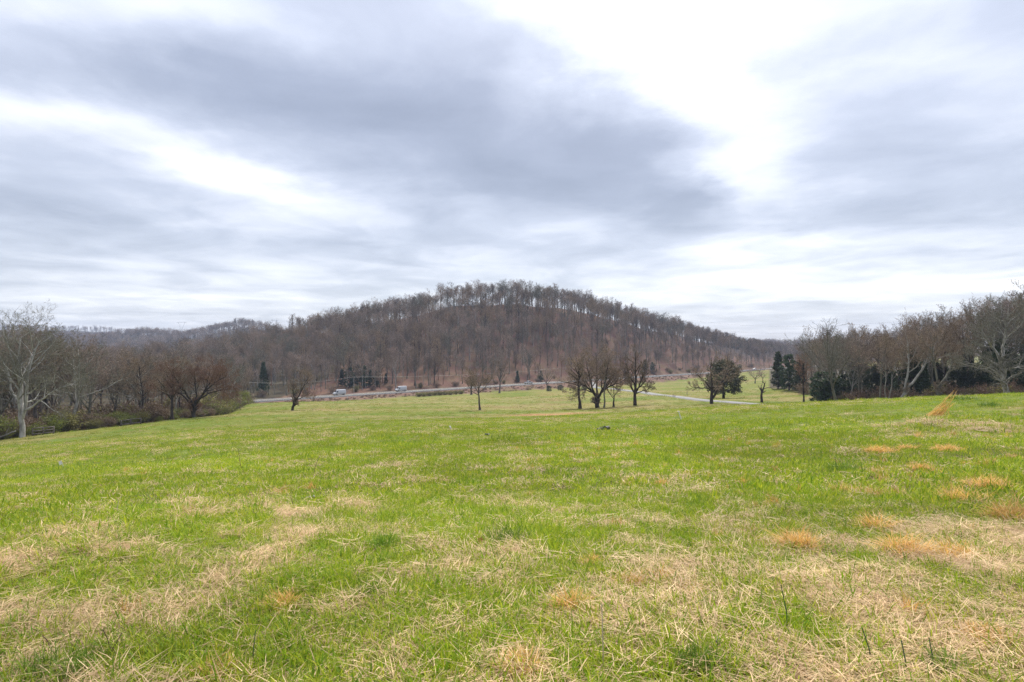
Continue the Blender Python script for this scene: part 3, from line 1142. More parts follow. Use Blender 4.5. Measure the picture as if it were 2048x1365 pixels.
place_tree("split_trunk_tree", tree_mesh(67, 11.6, (B_DARK, B_TWIGD), stems=[
    ([(0, 0, -.01), (0, 0, .1), (.01, 0, .24), (0, 0, .4), (-.02, .0, .6), (.0, 0, .85)], .44, .07),
    ([(.02, 0, .12), (.1, .02, .26), (.22, .03, .44), (.34, .0, .64), (.42, 0, .82)], .30, .06),
    ([(0, 0, .3), (-.1, .02, .42), (-.22, .0, .52), (-.3, .0, .62)], .18, .04),
    ([(0, 0, .28), (-.16, -.03, .32), (-.3, -.04, .32), (-.42, .0, .36)], .13, .03)],
    limbs=(9, .3, 1.0, .8, .25, .38, .35), sub=(7, .7, .55), sub2=(6, .7, .5), sub3=(3, .7, .5), twigs=(4, .7, .6), wob=.22, twig_w=.026),
    x, y, "bare tree with split leaning trunk in front of the round evergreen by the drive", FIELD)
x, y = XY(1510, 298)
place_tree("orchard_tree", tree_mesh(71, 9.2, (B_DARK, B_TWIG), trunk_h=.3, r=.3, limbs=(7, .6, 1.0, .85, .2, 1.8, .1), sub=(7, .65, .5), sub2=(6, .65, .5), sub3=(3, .65, .5), twigs=(4, .6, .6), twig_w=.035),
           x, y, "small round-crowned bare tree on the far meadow below the road", FIELD)
x, y = XY(1525.5, 302)
place_tree("sapling_tree", tree_mesh(73, 6.6, (B_DARK, B_TWIG), trunk_h=.35, r=.18, limbs=(6, .6, 1.0, .8, .2, 1.3, .1), sub=(6, .65, .5), sub2=(5, .65, .5), twigs=(4, .6, .6), twig_w=.035),
           x, y, "smallest bare tree on the far meadow, right of the round-crowned one", FIELD)
x, y = XY(1523, 131)
place_tree("broken_tree", tree_mesh(79, 4.9, (B_DARK, B_TWIGD), stems=[
    ([(0, 0, -.02), (0, 0, .3), (.0, 0, .52), (-.03, 0, .74)], .34, .14),
    ([(.0, 0, .48), (.08, 0, .66), (.13, 0, .84), (.16, 0, .99)], .24, .08),
    ([(.09, 0, .68), (.3, .02, .76), (.5, .05, .72), (.68, .05, .6)], .09, .03)],
    limbs=(3, .5, 1.0, .8, .3, .4, .3), sub=(3, .7, .5), sub2=(3, .7, .5), twigs=(3, .7, .5), twig_w=.02, droop=.05),
    x, y, "short broken snag with one drooping side branch on the right slope", FIELD)
x, y = XY(1095, 292)
place_tree("roadside_tree", tree_mesh(83, 13.0, (B_GREY, B_TWIG), trunk_h=.5, r=.3, limbs=(10, .3, 1.0, .6, .2, .9, .3), sub=(7, .65, .5), sub2=(6, .65, .5), twigs=(5, .6, .6), twig_w=.04),
           x, y, "bare tree rising from the small dark bush below the road", FIELD)
x, y = XY(999, 283)
place_tree("roadside_tree", tree_mesh(89, 21.5, (B_GREY, B_TWIG), trunk_h=.55, r=.4, limbs=(13, .38, 1.0, .6, .2, .7, .3), sub=(7, .65, .5), sub2=(6, .65, .5), sub3=(4, .65, .5), twigs=(5, .6, .6), twig_w=.06),
           x, y, "tall pale bare tree on the near road bank right of the oval tree", FIELD)
x, y = XY(943, 272)
place_tree("roadside_tree", tree_mesh(97, 9.0, (B_DARK, B_TWIGD), trunk_h=.5, r=.35, limbs=(8, .4, 1.0, .6, .2, .7, .3), sub=(6, .65, .5), sub2=(5, .65, .5), twigs=(4, .6, .6), twig_w=.04),
           x, y, "short dark bare tree on the road bank behind the oval tree", FIELD)

# ------------------------------------------------------------------ evergreens and shrubs
CEDAR = leafy("cedar_foliage", (0.020, 0.030, 0.014), (0.068, 0.085, 0.040), 0.12)
CEDAR2 = leafy("cedar_foliage_green", (0.022, 0.042, 0.016), (0.070, 0.105, 0.042), 0.12)
BUSH_G = leafy("honeysuckle_leaves", (0.080, 0.100, 0.018), (0.215, 0.235, 0.050), 0.33)
BUSH_B = leafy("dead_brush", (0.085, 0.057, 0.038), (0.200, 0.138, 0.088), 0.15)
BUSH_O = leafy("olive_brush", (0.115, 0.110, 0.030), (0.260, 0.235, 0.080), 0.3)


def leaf_cloud(rng, centres, rad, n, size, flat=0.75):
    """leaf-sized triangles clustered round clump centres"""
    C = centres[rng.integers(0, len(centres), n)]
    r = rad[rng.integers(0, len(rad), n)] if np.ndim(rad) else rad
    d = norm(rng.normal(size=(n, 3)))
    q = C + d * (rng.random((n, 1)) ** 0.45) * (r[:, None] if np.ndim(r) else r) * np.array([1, 1, flat])
    a = norm(rng.normal(size=(n, 3)) + d * 0.5)
    b = norm(np.cross(a, rng.normal(size=(n, 3))))
    s = size * (0.6 + 0.8 * rng.random((n, 1)))
    V = np.stack([q - b * s * .3, q + b * s * .3, q + a * s], 1).reshape(-1, 3)
    T = np.arange(3 * n).reshape(-1, 3)
    sh = np.repeat(rng.random(n), 3)
    return V, T, sh


def evergreen_mesh(seed, H, W, mat, shape="cone", n=6000, size=.42, bare=.1, name="evergreen"):
    rng = np.random.default_rng(seed)
    t = rng.random(130 if n < 6000 else 210) ** 0.9
    if shape == "cone":
        env = W / 2 * (1 - t) ** 0.75 * (0.35 + 0.65 * np.minimum(t * 6 + .2, 1))
    else:
        env = W / 2 * np.sqrt(np.clip(1 - (2 * t - 0.75) ** 2 / 1.6, 0, 1))
    env = env * (0.72 + 0.5 * rng.random(len(t)))
    az = rng.random(len(t)) * 2 * PI
    rr = env * (0.45 + 0.55 * rng.random(len(t)))
    C = np.stack([np.cos(az) * rr, np.sin(az) * rr, H * (bare + (1 - bare) * t)], -1)
    cr = (0.5 + 0.5 * rng.random(len(t))) * W * 0.115 + 0.1
    V, T, sh = leaf_cloud(rng, C, cr, n, size)
    cm = np_mesh(name + "_crown", V, T, None, mat, attrs={"shade": ('FLOAT', sh)})
    # trunk with boughs to the clumps
    z = np.linspace(-.15, H * .92, 7)
    Pl = np.stack([rng.normal(size=7) * .03, rng.normal(size=7) * .03, z], -1)[None]
    R = np.linspace(W * .036 + .05, .03, 7)[None]
    v1, q1 = tubes(Pl, R, 7)
    k = 26
    e = C[rng.integers(0, len(C), k)]
    st = np.stack([np.zeros(k), np.zeros(k), e[:, 2] * .86], -1)
    BP = np.stack([st, st * .5 + e * .5 + [0, 0, .1], e], 1)
    v2, q2 = tubes(BP, np.tile(np.array([.06, .04, .02]) * W / 5, (k, 1)), 4)
    tm = np_mesh(name + "_trunk", np.vstack([v1, v2]), None, np.vstack([q1, q2 + len(v1)]), B_DARK, True)
    return tm, cm


def shrub_mesh(seed, H, W, leaf_mat, wood_mat, n=1500, size=.16, twiggy=60, name="shrub"):
    rng = np.random.default_rng(seed)
    # stems fan out from the base
    az = rng.random(twiggy) * 2 * PI
    el = np.radians(35 + 50 * rng.random(twiggy))
    Ln = H * (0.6 + 0.5 * rng.random(twiggy))
    d = np.stack([np.cos(az) * np.cos(el) * W / H * .7, np.sin(az) * np.cos(el) * W / H * .7, np.sin(el)], -1)
    b = rng.normal(size=(twiggy, 3)) * [.12 * W, .12 * W, 0]
    Pl = np.stack([b, b + d * Ln[:, None] * .5 + rng.normal(size=(twiggy, 3)) * .05 * H, b + d * Ln[:, None] + [0, 0, -.06 * H]], 1)
    Pl[:, :, 2] = np.maximum(Pl[:, :, 2], -.05)
    R = np.tile([.022, .014, .007], (twiggy, 1)) * (.6 + H / 3)
    v, q = tubes(Pl, R, 3)
    Pt, _ = grow(rng, Pl, R, 7, .25, 1.0, .7, .3, .32, .3, .3, .05, .2, 3, .5)
    v2, t2 = ribbons(Pt, np.full(len(Pt), .018 + .004 * H), rng)
    tm = np_mesh(name + "_stems", np.vstack([v, v2]), t2 + len(v), q, wood_mat)
    C = np.concatenate([Pl[:, 2], Pl[:, 1] * .4 + Pl[:, 2] * .6, Pt[::3, 1]])
    V, T, sh = leaf_cloud(rng, C, .13 * W + .08, n, size, .7)
    V[:, 2] = np.maximum(V[:, 2], 0.02)
    cm = np_mesh(name + "_foliage", V, T, None, leaf_mat, attrs={"shade": ('FLOAT', sh)})
    return tm, cm


def place_shrub(name, meshes, x, y, label, group=None, rz=0.0, sc=1.0, scz=None, cat="bush"):
    o = bpy.data.objects.new(name, None)
    COL.objects.link(o)
    o.empty_display_size = 0.3
    o.location = (x, y, gz(x, y) - .03)
    o.rotation_euler = (0, 0, rz)
    o.scale = (sc, sc, scz or sc)
    tag(o, label, cat, group)
    link("stems", meshes[0], o)
    link("foliage", meshes[1], o)
    return o


x, y = XY(1447, 165)
place_tree("evergreen_tree", evergreen_mesh(101, 10.6, 10.6, leafy("holly_foliage", (0.045, 0.050, 0.024), (0.130, 0.128, 0.066), .15), "round", 9000, .5, .16), x, y,
           "broad round evergreen tree standing by itself beside the gravel drive", cat="tree")
for px, py, d, h, w, lab in [(1098, 789, 262, 2.6, 2.6, "small dark conifer bush at the foot of the roadside bank"),
                             (1121, 786, 268, 2.4, 3.2, "low dark bush right of the small conifer by the bank"),
                             (1168, 786, 262, 2.2, 2.6, "dark bush seen between the trunks of the field cluster")]:
    x, y = XY(px, d)
    place_tree("conifer_bush", evergreen_mesh(int(px), h, w, CEDAR, "round", 1500, .22, .02), x, y, lab, "small dark bushes near the road bank", cat="bush")

ED = [evergreen_mesh(200 + i, 10, (4.6, 5.6, 6.4)[i % 3], (CEDAR, CEDAR2)[i % 2], ("cone", "round", "cone")[i % 3], 5200, .4, .06) for i in range(4)]
# behind the road, left: a tall cedar and a clump
x, y = XY(527, 268)
place_tree("cedar_tree", evergreen_mesh(221, 15.5, 6.2, CEDAR2, "cone", 5000, .5, .05), x, y, "tall dark green cedar behind the road left of the vans", cat="tree")
rng = np.random.default_rng(5)
labs = ["leftmost", "second from left", "third from left", "fourth from left", "fifth from left", "rightmost"]
for i, (px, d, h) in enumerate([(684, 306, 9.0), (699, 303, 10.5), (716, 310, 11.5), (729, 306, 11.5), (741, 308, 9.0), (755, 312, 8.0)]):
    x, y = XY(px, d)
    place_tree("cedar_tree", ED[i % 4], x, y, f"{labs[i]} of the dark green cedars clumped behind the road near the vans", "cedars clumped behind the road", rng.random() * 6, h / 10)
for px, d, h, lab in [(1082, 372, 7, "low dark evergreen behind the pickup on the road"), (1290, 455, 9, "dark evergreen bush behind the road right of the field cluster"),
                      (1305, 462, 7, "smaller dark evergreen right of the bush behind the road"), (772, 318, 6, "small cedar right of the clump behind the road"),
                      (1035, 360, 7.5, "narrow dark cedar at the wood edge left of the pickup")]:
    x, y = XY(px, d)
    place_tree("cedar_tree", ED[int(px) % 4], x, y, lab, "evergreens along the far side of the road", rng.random() * 6, h / 10)

# hedge of honeysuckle bushes along the left edge
SHR = [shrub_mesh(300 + i, 2.6, 3.4, (BUSH_G, BUSH_O, BUSH_G, BUSH_B)[i], (B_OLIVE, B_OLIVE, B_TWIGD, B_TWIGD)[i], 2600, .17, 60) for i in range(4)]
hedge_line = [(-70, 81), (0, 88.5), (60, 93.5), (110, 98.5), (180, 103), (250, 108), (330, 114.5), (400, 125), (440, 140), (470, 165), (490, 200), (500, 228)]
hx = np.array([XY(*p) for p in hedge_line])
seg = np.concatenate([[0], np.cumsum(np.linalg.norm(np.diff(hx, axis=0), axis=1))])
s = 0.0
k = 0
side_names = ["", ""]
while s < seg[-1]:
    for row in range(3):
        q = s + rng.random() * 1.2
        bx = float(np.interp(q, seg, hx[:, 0])) - row * 2.6 * .5 + rng.normal() * .3
        by = float(np.interp(q, seg, hx[:, 1])) + row * 2.6 + rng.normal() * .3 + 1.2
        sc = (.62, .9, 1.25)[row] * (.55 + .9 * rng.random())
        if rng.random() < .12:
            continue
        kind = rng.choice([0, 0, 1, 2, 3, 3])
        if s > seg[-1] * .75:
            sc *= .6
        lab = (("olive-green", "olive", "leafy green", "brown")[kind] + (" low front-row bush", " middle-row bush", " tall back-row bush")[row] + " of the left hedge " + where(1024 + bx / by * F, LEFT_AT))
        place_shrub("hedge_bush", SHR[kind], bx, by, lab, "bushes of the left hedge", rng.random() * 6, sc)
        k += 1
    s += 3.1
# olive scrub on the near road bank
for i, px in enumerate(np.linspace(838, 922, 9)):
    d = 24 * F / (690 - 690 + 112 - .0607 * (px - 500)) - 24 + rng.normal() * 2
    x, y = XY(px, d)
    place_shrub("bank_bush", SHR[1], x, y, ("first", "second", "third", "fourth", "fifth", "sixth", "seventh", "eighth", "ninth")[i] + " olive scrub bush from the left in the row below the guard rail", "scrub bushes on the near road bank", rng.random() * 6, .95 + .3 * rng.random(), .85)
# brush along the foot of the hill, just beyond the road
BR = [shrub_mesh(340 + i, 3.0, 4.2, (BUSH_B, BUSH_O, BUSH_B)[i], (B_TWIGD, B_OLIVE, B_RED)[i], 700, .24, 70) for i in range(3)]
for i in range(46):
    u = -30 + 520 * (i + rng.random()) / 46
    x, y = road_pt(u, 9.5 + rng.random() * 5)
    place_shrub("roadside_bush", BR[i % 3], x, y, ("brown", "olive", "reddish")[i % 3] + " leafless bush at the far road edge " + where(1024 + x / y * F, HILL_AT), "bushes along the far road edge", rng.random() * 6, .7 + .6 * rng.random())

# ------------------------------------------------------------------ woods at the sides and on the hill
FORK = dict(trunk_h=.93, r=.34, limbs=(13, .45, .98, .62, .18, .36, .45), sub=(6, .62, .52), sub2=(5, .65, .52), twigs=(9, .65, .75), trop=.13, wob=.16)
WOOD = [
    tree_mesh(401, 17, (B_GREY, B_TWIG), **{**FORK, 'sub3': (4, .7, .5), 'twigs': (6, .7, .65), 'twig_w': .038}),
    tree_mesh(402, 17, (B_LICHEN, B_TWIG), trunk_h=.4, r=.36, limbs=(6, .5, 1.0, .5, .18, 1.4, .2), sub=(7, .6, .5), sub2=(6, .65, .5), sub3=(4, .65, .5), twigs=(6, .65, .65), twig_w=.038),
    tree_mesh(403, 17, (B_DARK, B_TWIGD), trunk_h=.9, r=.3, limbs=(15, .35, .98, .75, .2, .42, .5), sub=(7, .65, .5), sub2=(6, .65, .5), sub3=(3, .65, .5), twigs=(6, .65, .65), twig_w=.038, wob=.22),
    tree_mesh(404, 17, (B_GREY, B_TWIGD), trunk_h=.55, r=.34, lean=(.08, 0), limbs=(9, .4, 1.0, .6, .2, .9, .3), sub=(7, .65, .5), sub2=(6, .65, .5), sub3=(4, .65, .5), twigs=(6, .65, .65), twig_w=.038),
    tree_mesh(405, 17, (B_PALE, B_LICHEN), trunk_h=.7, r=.3, lean=(-.1, .05), limbs=(11, .35, 1.0, .65, .2, .6, .3), sub=(7, .65, .52), sub2=(6, .65, .5), sub3=(3, .65, .5), twigs=(6, .65, .65), twig_w=.038),
]
rng = np.random.default_rng(77)
# left wood behind the hedge
lw_list = []
for i in range(78):
    for _ in range(40):
        px = -170 + 660 * rng.random()
        d0 = float(np.interp(px, [p[0] for p in hedge_line], [p[1] for p in hedge_line]))
        d = d0 + 6 + 70 * rng.random() ** 1.3
        x, y = XY(px, d)
        u, v = uv_of(x, y)
        if v[0] < -14 and all((x - a) ** 2 + (y - b) ** 2 > 9 for a, b in lw_list):
            break
    lw_list.append((x, y))
    top_row = float(np.interp(px, [-170, 60, 130, 200, 260, 340, 420, 500], [640, 640, 662, 690, 700, 706, 722, 738])) + rng.normal() * 8
    h = np.clip(EYE + (HY - top_row) / F * d - gz(x, y), 8, 21)
    kk = i % 5
    sc = h / 17
    lab = ["bare grey woodland tree behind the left hedge", "lichen-grey forked woodland tree behind the left hedge", "dark bare woodland tree behind the left hedge",
           "slightly leaning bare woodland tree behind the left hedge", "pale-trunked bare woodland tree behind the left hedge"][kk]
    place_tree("woodland_tree", WOOD[kk], x, y, lab + " " + where(px, LEFT_AT), "bare trees of the left wood", rng.random() * 6.28, sc)
for i in range(105):
    px = -120 + 610 * (i + rng.random()) / 105
    d0 = float(np.interp(px, [p[0] for p in hedge_line], [p[1] for p in hedge_line]))
    x, y = XY(px, d0 + 9 + 45 * rng.random())
    if uv_of(x, y)[1][0] > -15:
        continue
    place_shrub("understorey_bush", BR[i % 3], x, y, ("brown", "olive", "reddish")[i % 3] + " leafless bush under the left wood " + where(px, LEFT_AT), "understorey of the left wood", rng.random() * 6, 1.0 + 1.1 * rng.random())
# right wood: the front trees one by one
RW = "bare trees of the right wood"
RGT = [
    (1674, 118, 17.6, 402, dict(trunk_h=.42, r=.42, lean=(-.06, 0), limbs=(9, .45, 1.0, .5, .15, 1.35, .25), sub=(8, .6, .5), sub2=(6, .6, .5), sub3=(5, .6, .5), twigs=(4, .6, .6), trop=.05, wob=.1), (B_LICHEN, B_LICHEN),
     "big lichen-grey tree with fan-shaped crown at the left end of the right wood"),
    (1607, 133, 11.5, 431, dict(trunk_h=.85, r=.2, limbs=(12, .4, 1.0, .7, .2, .4, .4), sub=(7, .65, .5), sub2=(6, .65, .5), sub3=(3, .65, .5), twigs=(4, .65, .6)), (B_DARK, B_RED),
     "slim dark-stemmed tree just left of the fan-crowned tree"),
    (1757, 112, 14.5, 433, dict(trunk_h=.7, r=.2, lean=(.09, 0), limbs=(11, .45, 1.0, .65, .2, .5, .4), sub=(7, .65, .5), sub2=(6, .65, .5), sub3=(3, .65, .5), twigs=(4, .65, .6)), (B_LICHEN, B_TWIGD),
     "slender grey tree leaning right in the front row of the right wood"),
    (1771, 111, 11, 437, dict(trunk_h=.75, r=.11, lean=(.06, 0), limbs=(9, .5, 1.0, .65, .2, .4, .4), sub=(6, .65, .5), sub2=(5, .65, .5), twigs=(4, .65, .6)), (B_PALE, B_TWIG), "left one of a pair of thin pale stems in the right wood"),
    (1778, 110.5, 11.5, 439, dict(trunk_h=.75, r=.12, lean=(.13, 0), limbs=(9, .5, 1.0, .65, .2, .4, .4), sub=(6, .65, .5), sub2=(5, .65, .5), twigs=(4, .65, .6)), (B_PALE, B_TWIG), "right one of a pair of thin pale stems in the right wood"),
    (1872, 106, 14, 443, dict(stems=[([(0, 0, -.01), (.02, 0, .12), (.05, 0, .25)], .34, .26), ([(.04, 0, .22), (.14, 0, .36), (.22, 0, .5), (.28, 0, .7)], .24, .05), ([(.04, 0, .24), (-.02, 0, .45), (-.06, 0, .7), (-.02, 0, .9)], .22, .05)],
                              limbs=(10, .35, 1.0, .7, .2, .45, .4), sub=(7, .65, .5), sub2=(6, .65, .5), sub3=(3, .65, .5), twigs=(4, .65, .6)), (B_LICHEN, B_TWIGD), "crooked grey tree behind the orange leaning grass clump"),
]
x, y = XY(1804, 108)
place_tree("woodland_tree", tree_mesh(449, 15.2, (B_PALE, B_TWIGD), stems=[
    ([(0, 0, -.01), (.01, 0, .1), (.05, 0, .22)], .34, .28),
    ([(.04, 0, .2), (.06, .0, .36), (.10, .02, .55), (.06, 0, .8)], .22, .05),
    ([(.04, 0, .2), (.16, -.02, .32), (.24, -.04, .48), (.36, -.05, .62), (.4, 0, .74)], .24, .05)],
    limbs=(10, .35, 1.0, .75, .2, .45, .4), sub=(7, .65, .52), sub2=(6, .65, .5), sub3=(4, .65, .5), twigs=(4, .65, .6), wob=.22), x, y,
    "pale tree forked near the ground in the front row of the right wood", RW)
for px, d, h, sd, kw, mt, lab in RGT:
    x, y = XY(px, d)
    place_tree("woodland_tree", tree_mesh(sd, h, mt, **kw), x, y, lab, RW)
x, y = XY(2013, 91)
place_tree("woodland_tree", tree_mesh(457, 17.0, (B_PALE, B_LICHEN), stems=[
    ([(0, 0, -.01), (-.02, 0, .12), (-.05, 0, .28), (-.06, 0, .42)], .46, .36),
    ([(-.06, 0, .4), (-.1, 0, .52), (-.2, 0, .64), (-.28, .0, .78)], .26, .05),
    ([(-.06, 0, .42), (.0, .04, .58), (.04, .05, .78), (.02, 0, .98)], .26, .05),
    ([(-.03, 0, .24), (-.2, -.05, .34), (-.36, -.08, .38), (-.5, -.08, .42)], .13, .03),
    ([(-.03, 0, .3), (.12, -.05, .36), (.26, -.06, .4)], .13, .03)],
    limbs=(10, .3, 1.0, .75, .2, .5, .4), sub=(7, .65, .55), sub2=(6, .65, .5), sub3=(4, .65, .5), twigs=(4, .65, .6), wob=.22), x, y,
    "tall pale-trunked tree at the right edge above the meadow brow", RW)
rw = []
rpts = [(1540, 196), (1580, 178), (1620, 150), (1660, 128), (1720, 118), (1800, 112), (1900, 104), (2048, 94), (2300, 78)]


def edge_d(px):
    return float(np.interp(px, [p[0] for p in rpts], [p[1] for p in rpts]))


for i in range(128):
    for _ in range(60):
        px = 1575 + 640 * rng.random()
        d = edge_d(px) + 3 + 75 * rng.random() ** 1.2
        x, y = XY(px, d)
        if all((x - a) ** 2 + (y - b) ** 2 > 7 for a, b in rw):
            break
    rw.append((x, y))
    top_row = float(np.interp(px, [1575, 1620, 1680, 1740, 1800, 1900, 1960, 2048, 2220], [690, 668, 662, 664, 652, 622, 598, 578, 560])) + rng.normal() * 11 + (0 if rng.random() < .6 else 22)
    h = np.clip(EYE + (HY - top_row) / F * d - gz(x, y), 8, 24)
    kk = i % 5
    lab = ["bare grey tree in the right wood", "forked lichen-grey tree in the right wood", "dark bare tree in the right wood", "leaning bare tree in the right wood", "pale bare tree in the right wood"][kk]
    place_tree("woodland_tree", WOOD[kk], x, y, lab + (" " if d < edge_d(px) + 30 else ", far back, ") + where(px, RIGHT_AT), RW, rng.random() * 6.28, h / 17 * .84, scz=h / 17)
# dark cedars forming the lower storey of the right wood
cw = []
front = [(1556, 190, 12.0, "dark cedar at the tip of the right wood next to the meadow gap"), (1578, 178, 11.0, "second dark cedar from the tip of the right wood"), (1600, 168, 9.0, "third dark cedar from the tip of the right wood"),
         (1641, 130, 7.0, "dark spreading evergreen left of the fan-crowned tree"), (1664, 128, 6.8, "dark evergreen directly behind the fan-crowned tree's trunk"), (1688, 130, 6.2, "dark evergreen right of the fan-crowned tree")]
for i, (px, d, h, lab) in enumerate(front):
    x, y = XY(px, d)
    place_tree("cedar_tree", ED[(0, 1, 2, 1, 1, 1)[i]], x, y, lab, "cedars of the right wood", rng.random() * 6, h / 10 * (1.0 if i < 3 else 1.3), scz=h / 10)
for i in range(20):
    px = 1700 + 400 * (i + rng.random()) / 20
    d = edge_d(px) + 5 + 22 * rng.random()
    x, y = XY(px, d)
    h = 5.5 + 5.5 * rng.random()
    place_tree("cedar_tree", ED[i % 4], x, y, "low dark evergreen inside the right wood " + where(px, RIGHT_AT), "cedars of the right wood", rng.random() * 6, h / 10)
for i in range(22):
    px = 1600 + 450 * (i + rng.random()) / 22
    d = edge_d(px) + 1 + 3 * rng.random()
    x, y = XY(px, d)
    place_shrub("woodside_bush", BR[i % 3], x, y, ("brown", "olive", "reddish")[i % 3] + " leafless bush fronting the right wood " + where(px, RIGHT_AT), "bushes along the right wood edge", rng.random() * 6, .6 + .6 * rng.random())


# ------------------------------------------------------------------ scattering of what nobody could count
def scatter(name, pts, rot, scl, idx, sources, tint=None, **tags):
    col = bpy.data.collections.new(name + "_sources")
    for k, me in enumerate(sources):
        o = bpy.data.objects.new(f"{name}_source_{k:02d}", me)
        col.objects.link(o)
    at = {"rot": ('FLOAT_VECTOR', rot), "scl": ('FLOAT_VECTOR', scl), "idx": ('INT', idx)}
    if tint is not None:
        at["tint"] = ('FLOAT_COLOR', tint)
    me = np_mesh(name, pts, attrs=at)
    o = link(name, me)
    tag(o, **tags)
    ng = bpy.data.node_groups.new(name + "_scatter", 'GeometryNodeTree')
    ng.interface.new_socket("Geometry", in_out='INPUT', socket_type='NodeSocketGeometry')
    ng.interface.new_socket("Geometry", in_out='OUTPUT', socket_type='NodeSocketGeometry')
    gi = ng.nodes.new("NodeGroupInput")
    go = ng.nodes.new("NodeGroupOutput")
    ip = ng.nodes.new("GeometryNodeInstanceOnPoints")
    ci = ng.nodes.new("GeometryNodeCollectionInfo")
    ci.inputs["Collection"].default_value = col
    ci.inputs["Separate Children"].default_value = True
    ci.inputs["Reset Children"].default_value = True

    def named(nm, t):
        n = ng.nodes.new("GeometryNodeInputNamedAttribute")
        n.data_type = t
        n.inputs["Name"].default_value = nm
        return n.outputs["Attribute"]
    ip.inputs["Pick Instance"].default_value = True
    L = ng.links.new
    L(gi.outputs[0], ip.inputs["Points"])
    L(ci.outputs[0], ip.inputs["Instance"])
    L(named("idx", 'INT'), ip.inputs["Instance Index"])
    L(named("rot", 'FLOAT_VECTOR'), ip.inputs["Rotation"])
    L(named("scl", 'FLOAT_VECTOR'), ip.inputs["Scale"])
    L(ip.outputs[0], go.inputs[0])
    md = o.modifiers.new("scatter", 'NODES')
    md.node_group = ng
    return o


def joined(meshes, name):
    """trunk and crown of a tree kind as one mesh, for the mass of the wood"""
    Vs, T, Q, mi, n = [], [], [], [], 0
    me = bpy.data.meshes.new(name)
    bm = bmesh.new()
    for k, m in enumerate(meshes):
        a = len(bm.faces)
        bm.from_mesh(m)
        bm.faces.ensure_lookup_table()
        for f in bm.faces[a:]:
            f.material_index = k
            f.smooth = True
    bm.to_mesh(me)
    bm.free()
    for m in meshes:
        me.materials.append(m.materials[0])
    return me


HILL = []
for i in range(7):
    mt = [(B_LICHEN, B_TWIG), (B_PALE, B_TWIG), (B_LICHEN, B_LICHEN), (B_DARK, B_TWIGD), (B_GREY, B_TWIGD), (B_RED, B_TWIGD), (B_PALE, B_TWIG)][i]
    kw = [dict(FORK), dict(FORK, limbs=(10, .4, .98, .55, .18, .45, .4)), dict(FORK, trunk_h=.5, limbs=(7, .5, 1.0, .42, .15, 1.1, .25)), dict(FORK, limbs=(15, .35, .98, .7, .2, .36, .5), wob=.2),
          dict(FORK, trunk_h=.7, limbs=(10, .5, 1.0, .5, .15, .6, .3)), dict(FORK, trunk_h=.6, limbs=(9, .45, 1.0, .55, .2, .75, .3)), dict(FORK, r=.2, limbs=(9, .55, .98, .55, .15, .34, .3))][i]
    kw['twig_w'] = .040
    kw['twigs'] = (12, .65, .75)
    HILL.append(tree_mesh(500 + i, 18, mt, **kw))
HJ = [joined(m, f"hill_wood_tree_{i}") for i, m in enumerate(HILL)]
LOWJ = []
for i in range(3):
    LOWJ.append(joined(tree_mesh(560 + i, 18, (B_GREY, B_TWIG), trunk_h=.85, r=.3, limbs=(9, .4, .98, .6, .2, .42, .4), sub=(5, .6, .5), sub2=(3, .65, .5), twigs=(4, .65, .8), twig_w=.16), f"far_wood_tree_{i}"))

rng = np.random.default_rng(900)
# candidate places on the hill, on a jittered grid along the road
gu, gv = np.meshgrid(np.arange(-330, 1050, 6.6), np.arange(15, 330, 6.6))
gu, gv = gu.ravel(), gv.ravel()
gu = gu + rng.uniform(-2.5, 2.5, len(gu))
gv = gv + rng.uniform(-2.5, 2.5, len(gv))
Hh, Vv = hill_params(gu)
X = ROAD0[0] + RT[0] * gu + RN[0] * gv
Y = ROAD0[1] + RT[1] * gu + RN[1] * gv
tcr = gv / Vv
ok = (tcr < 1.07) & (Y > 150) & (np.abs(X / Y) < 1.05) & (Hh > 2)
ok &= (rng.random(len(gu)) < np.where(gv < 45, .75, .95))
X, Y, gu, gv, tcr = X[ok], Y[ok], gu[ok], gv[ok], tcr[ok]
Z = ground_z(X, Y)
pxs = X / Y * F + 1024
inview = (pxs > 500) & (pxs < 1545)
near_foot = inview & (gv < 60)
order = np.argsort(np.where(near_foot, Y, 1e9))
foot = order[:230]
crest = np.where(inview & (tcr > .94) & (tcr < 1.04) & (pxs > 640) & (pxs < 1400))[0]
crest = rng.permutation(crest)[:70]
single = np.zeros(len(X), bool)
single[foot] = True
single[crest] = True
vi = rng.integers(0, 7, len(X))
vi = np.where((gv < 50) & (rng.random(len(X)) < .5), np.where(rng.random(len(X)) < .5, 6, 0), vi)
hs = (0.70 + 0.66 * rng.random(len(X)) ** 1.1) * np.where(gv < 40, .88, 1.0)
hs *= np.interp(pxs, [200, 640, 1300, 1560], [.82, 1.0, .95, .72])
rz = rng.random(len(X)) * 6.283
FOOTL = ["slim bare tree at the hill's foot", "bare tree with open crown at the hill's foot", "lichen-grey forked tree at the hill's foot", "dark bare tree at the hill's foot",
         "bare brown tree at the hill's foot", "reddish bare tree at the hill's foot", "thin high-crowned tree at the hill's foot"]
CRESTL = ["slim bare tree on the hill's skyline", "open-crowned bare tree on the hill's skyline", "forked grey tree on the hill's skyline", "dark bare tree on the hill's skyline",
          "bare brown tree on the hill's skyline", "reddish bare tree on the hill's skyline", "thin high-crowned tree on the hill's skyline"]
for i in np.where(single)[0]:
    k = int(vi[i])
    on_crest = tcr[i] > .9
    place_tree("forest_tree", HILL[k], float(X[i]), float(Y[i]), (CRESTL if on_crest else FOOTL)[k] + " " + where(float(pxs[i]), CREST_AT if on_crest else HILL_AT), "trees on the hill's skyline" if on_crest else "trees at the foot of the wooded hill", float(rz[i]), float(hs[i]), z=float(Z[i]))
m = ~single
N = int(m.sum())
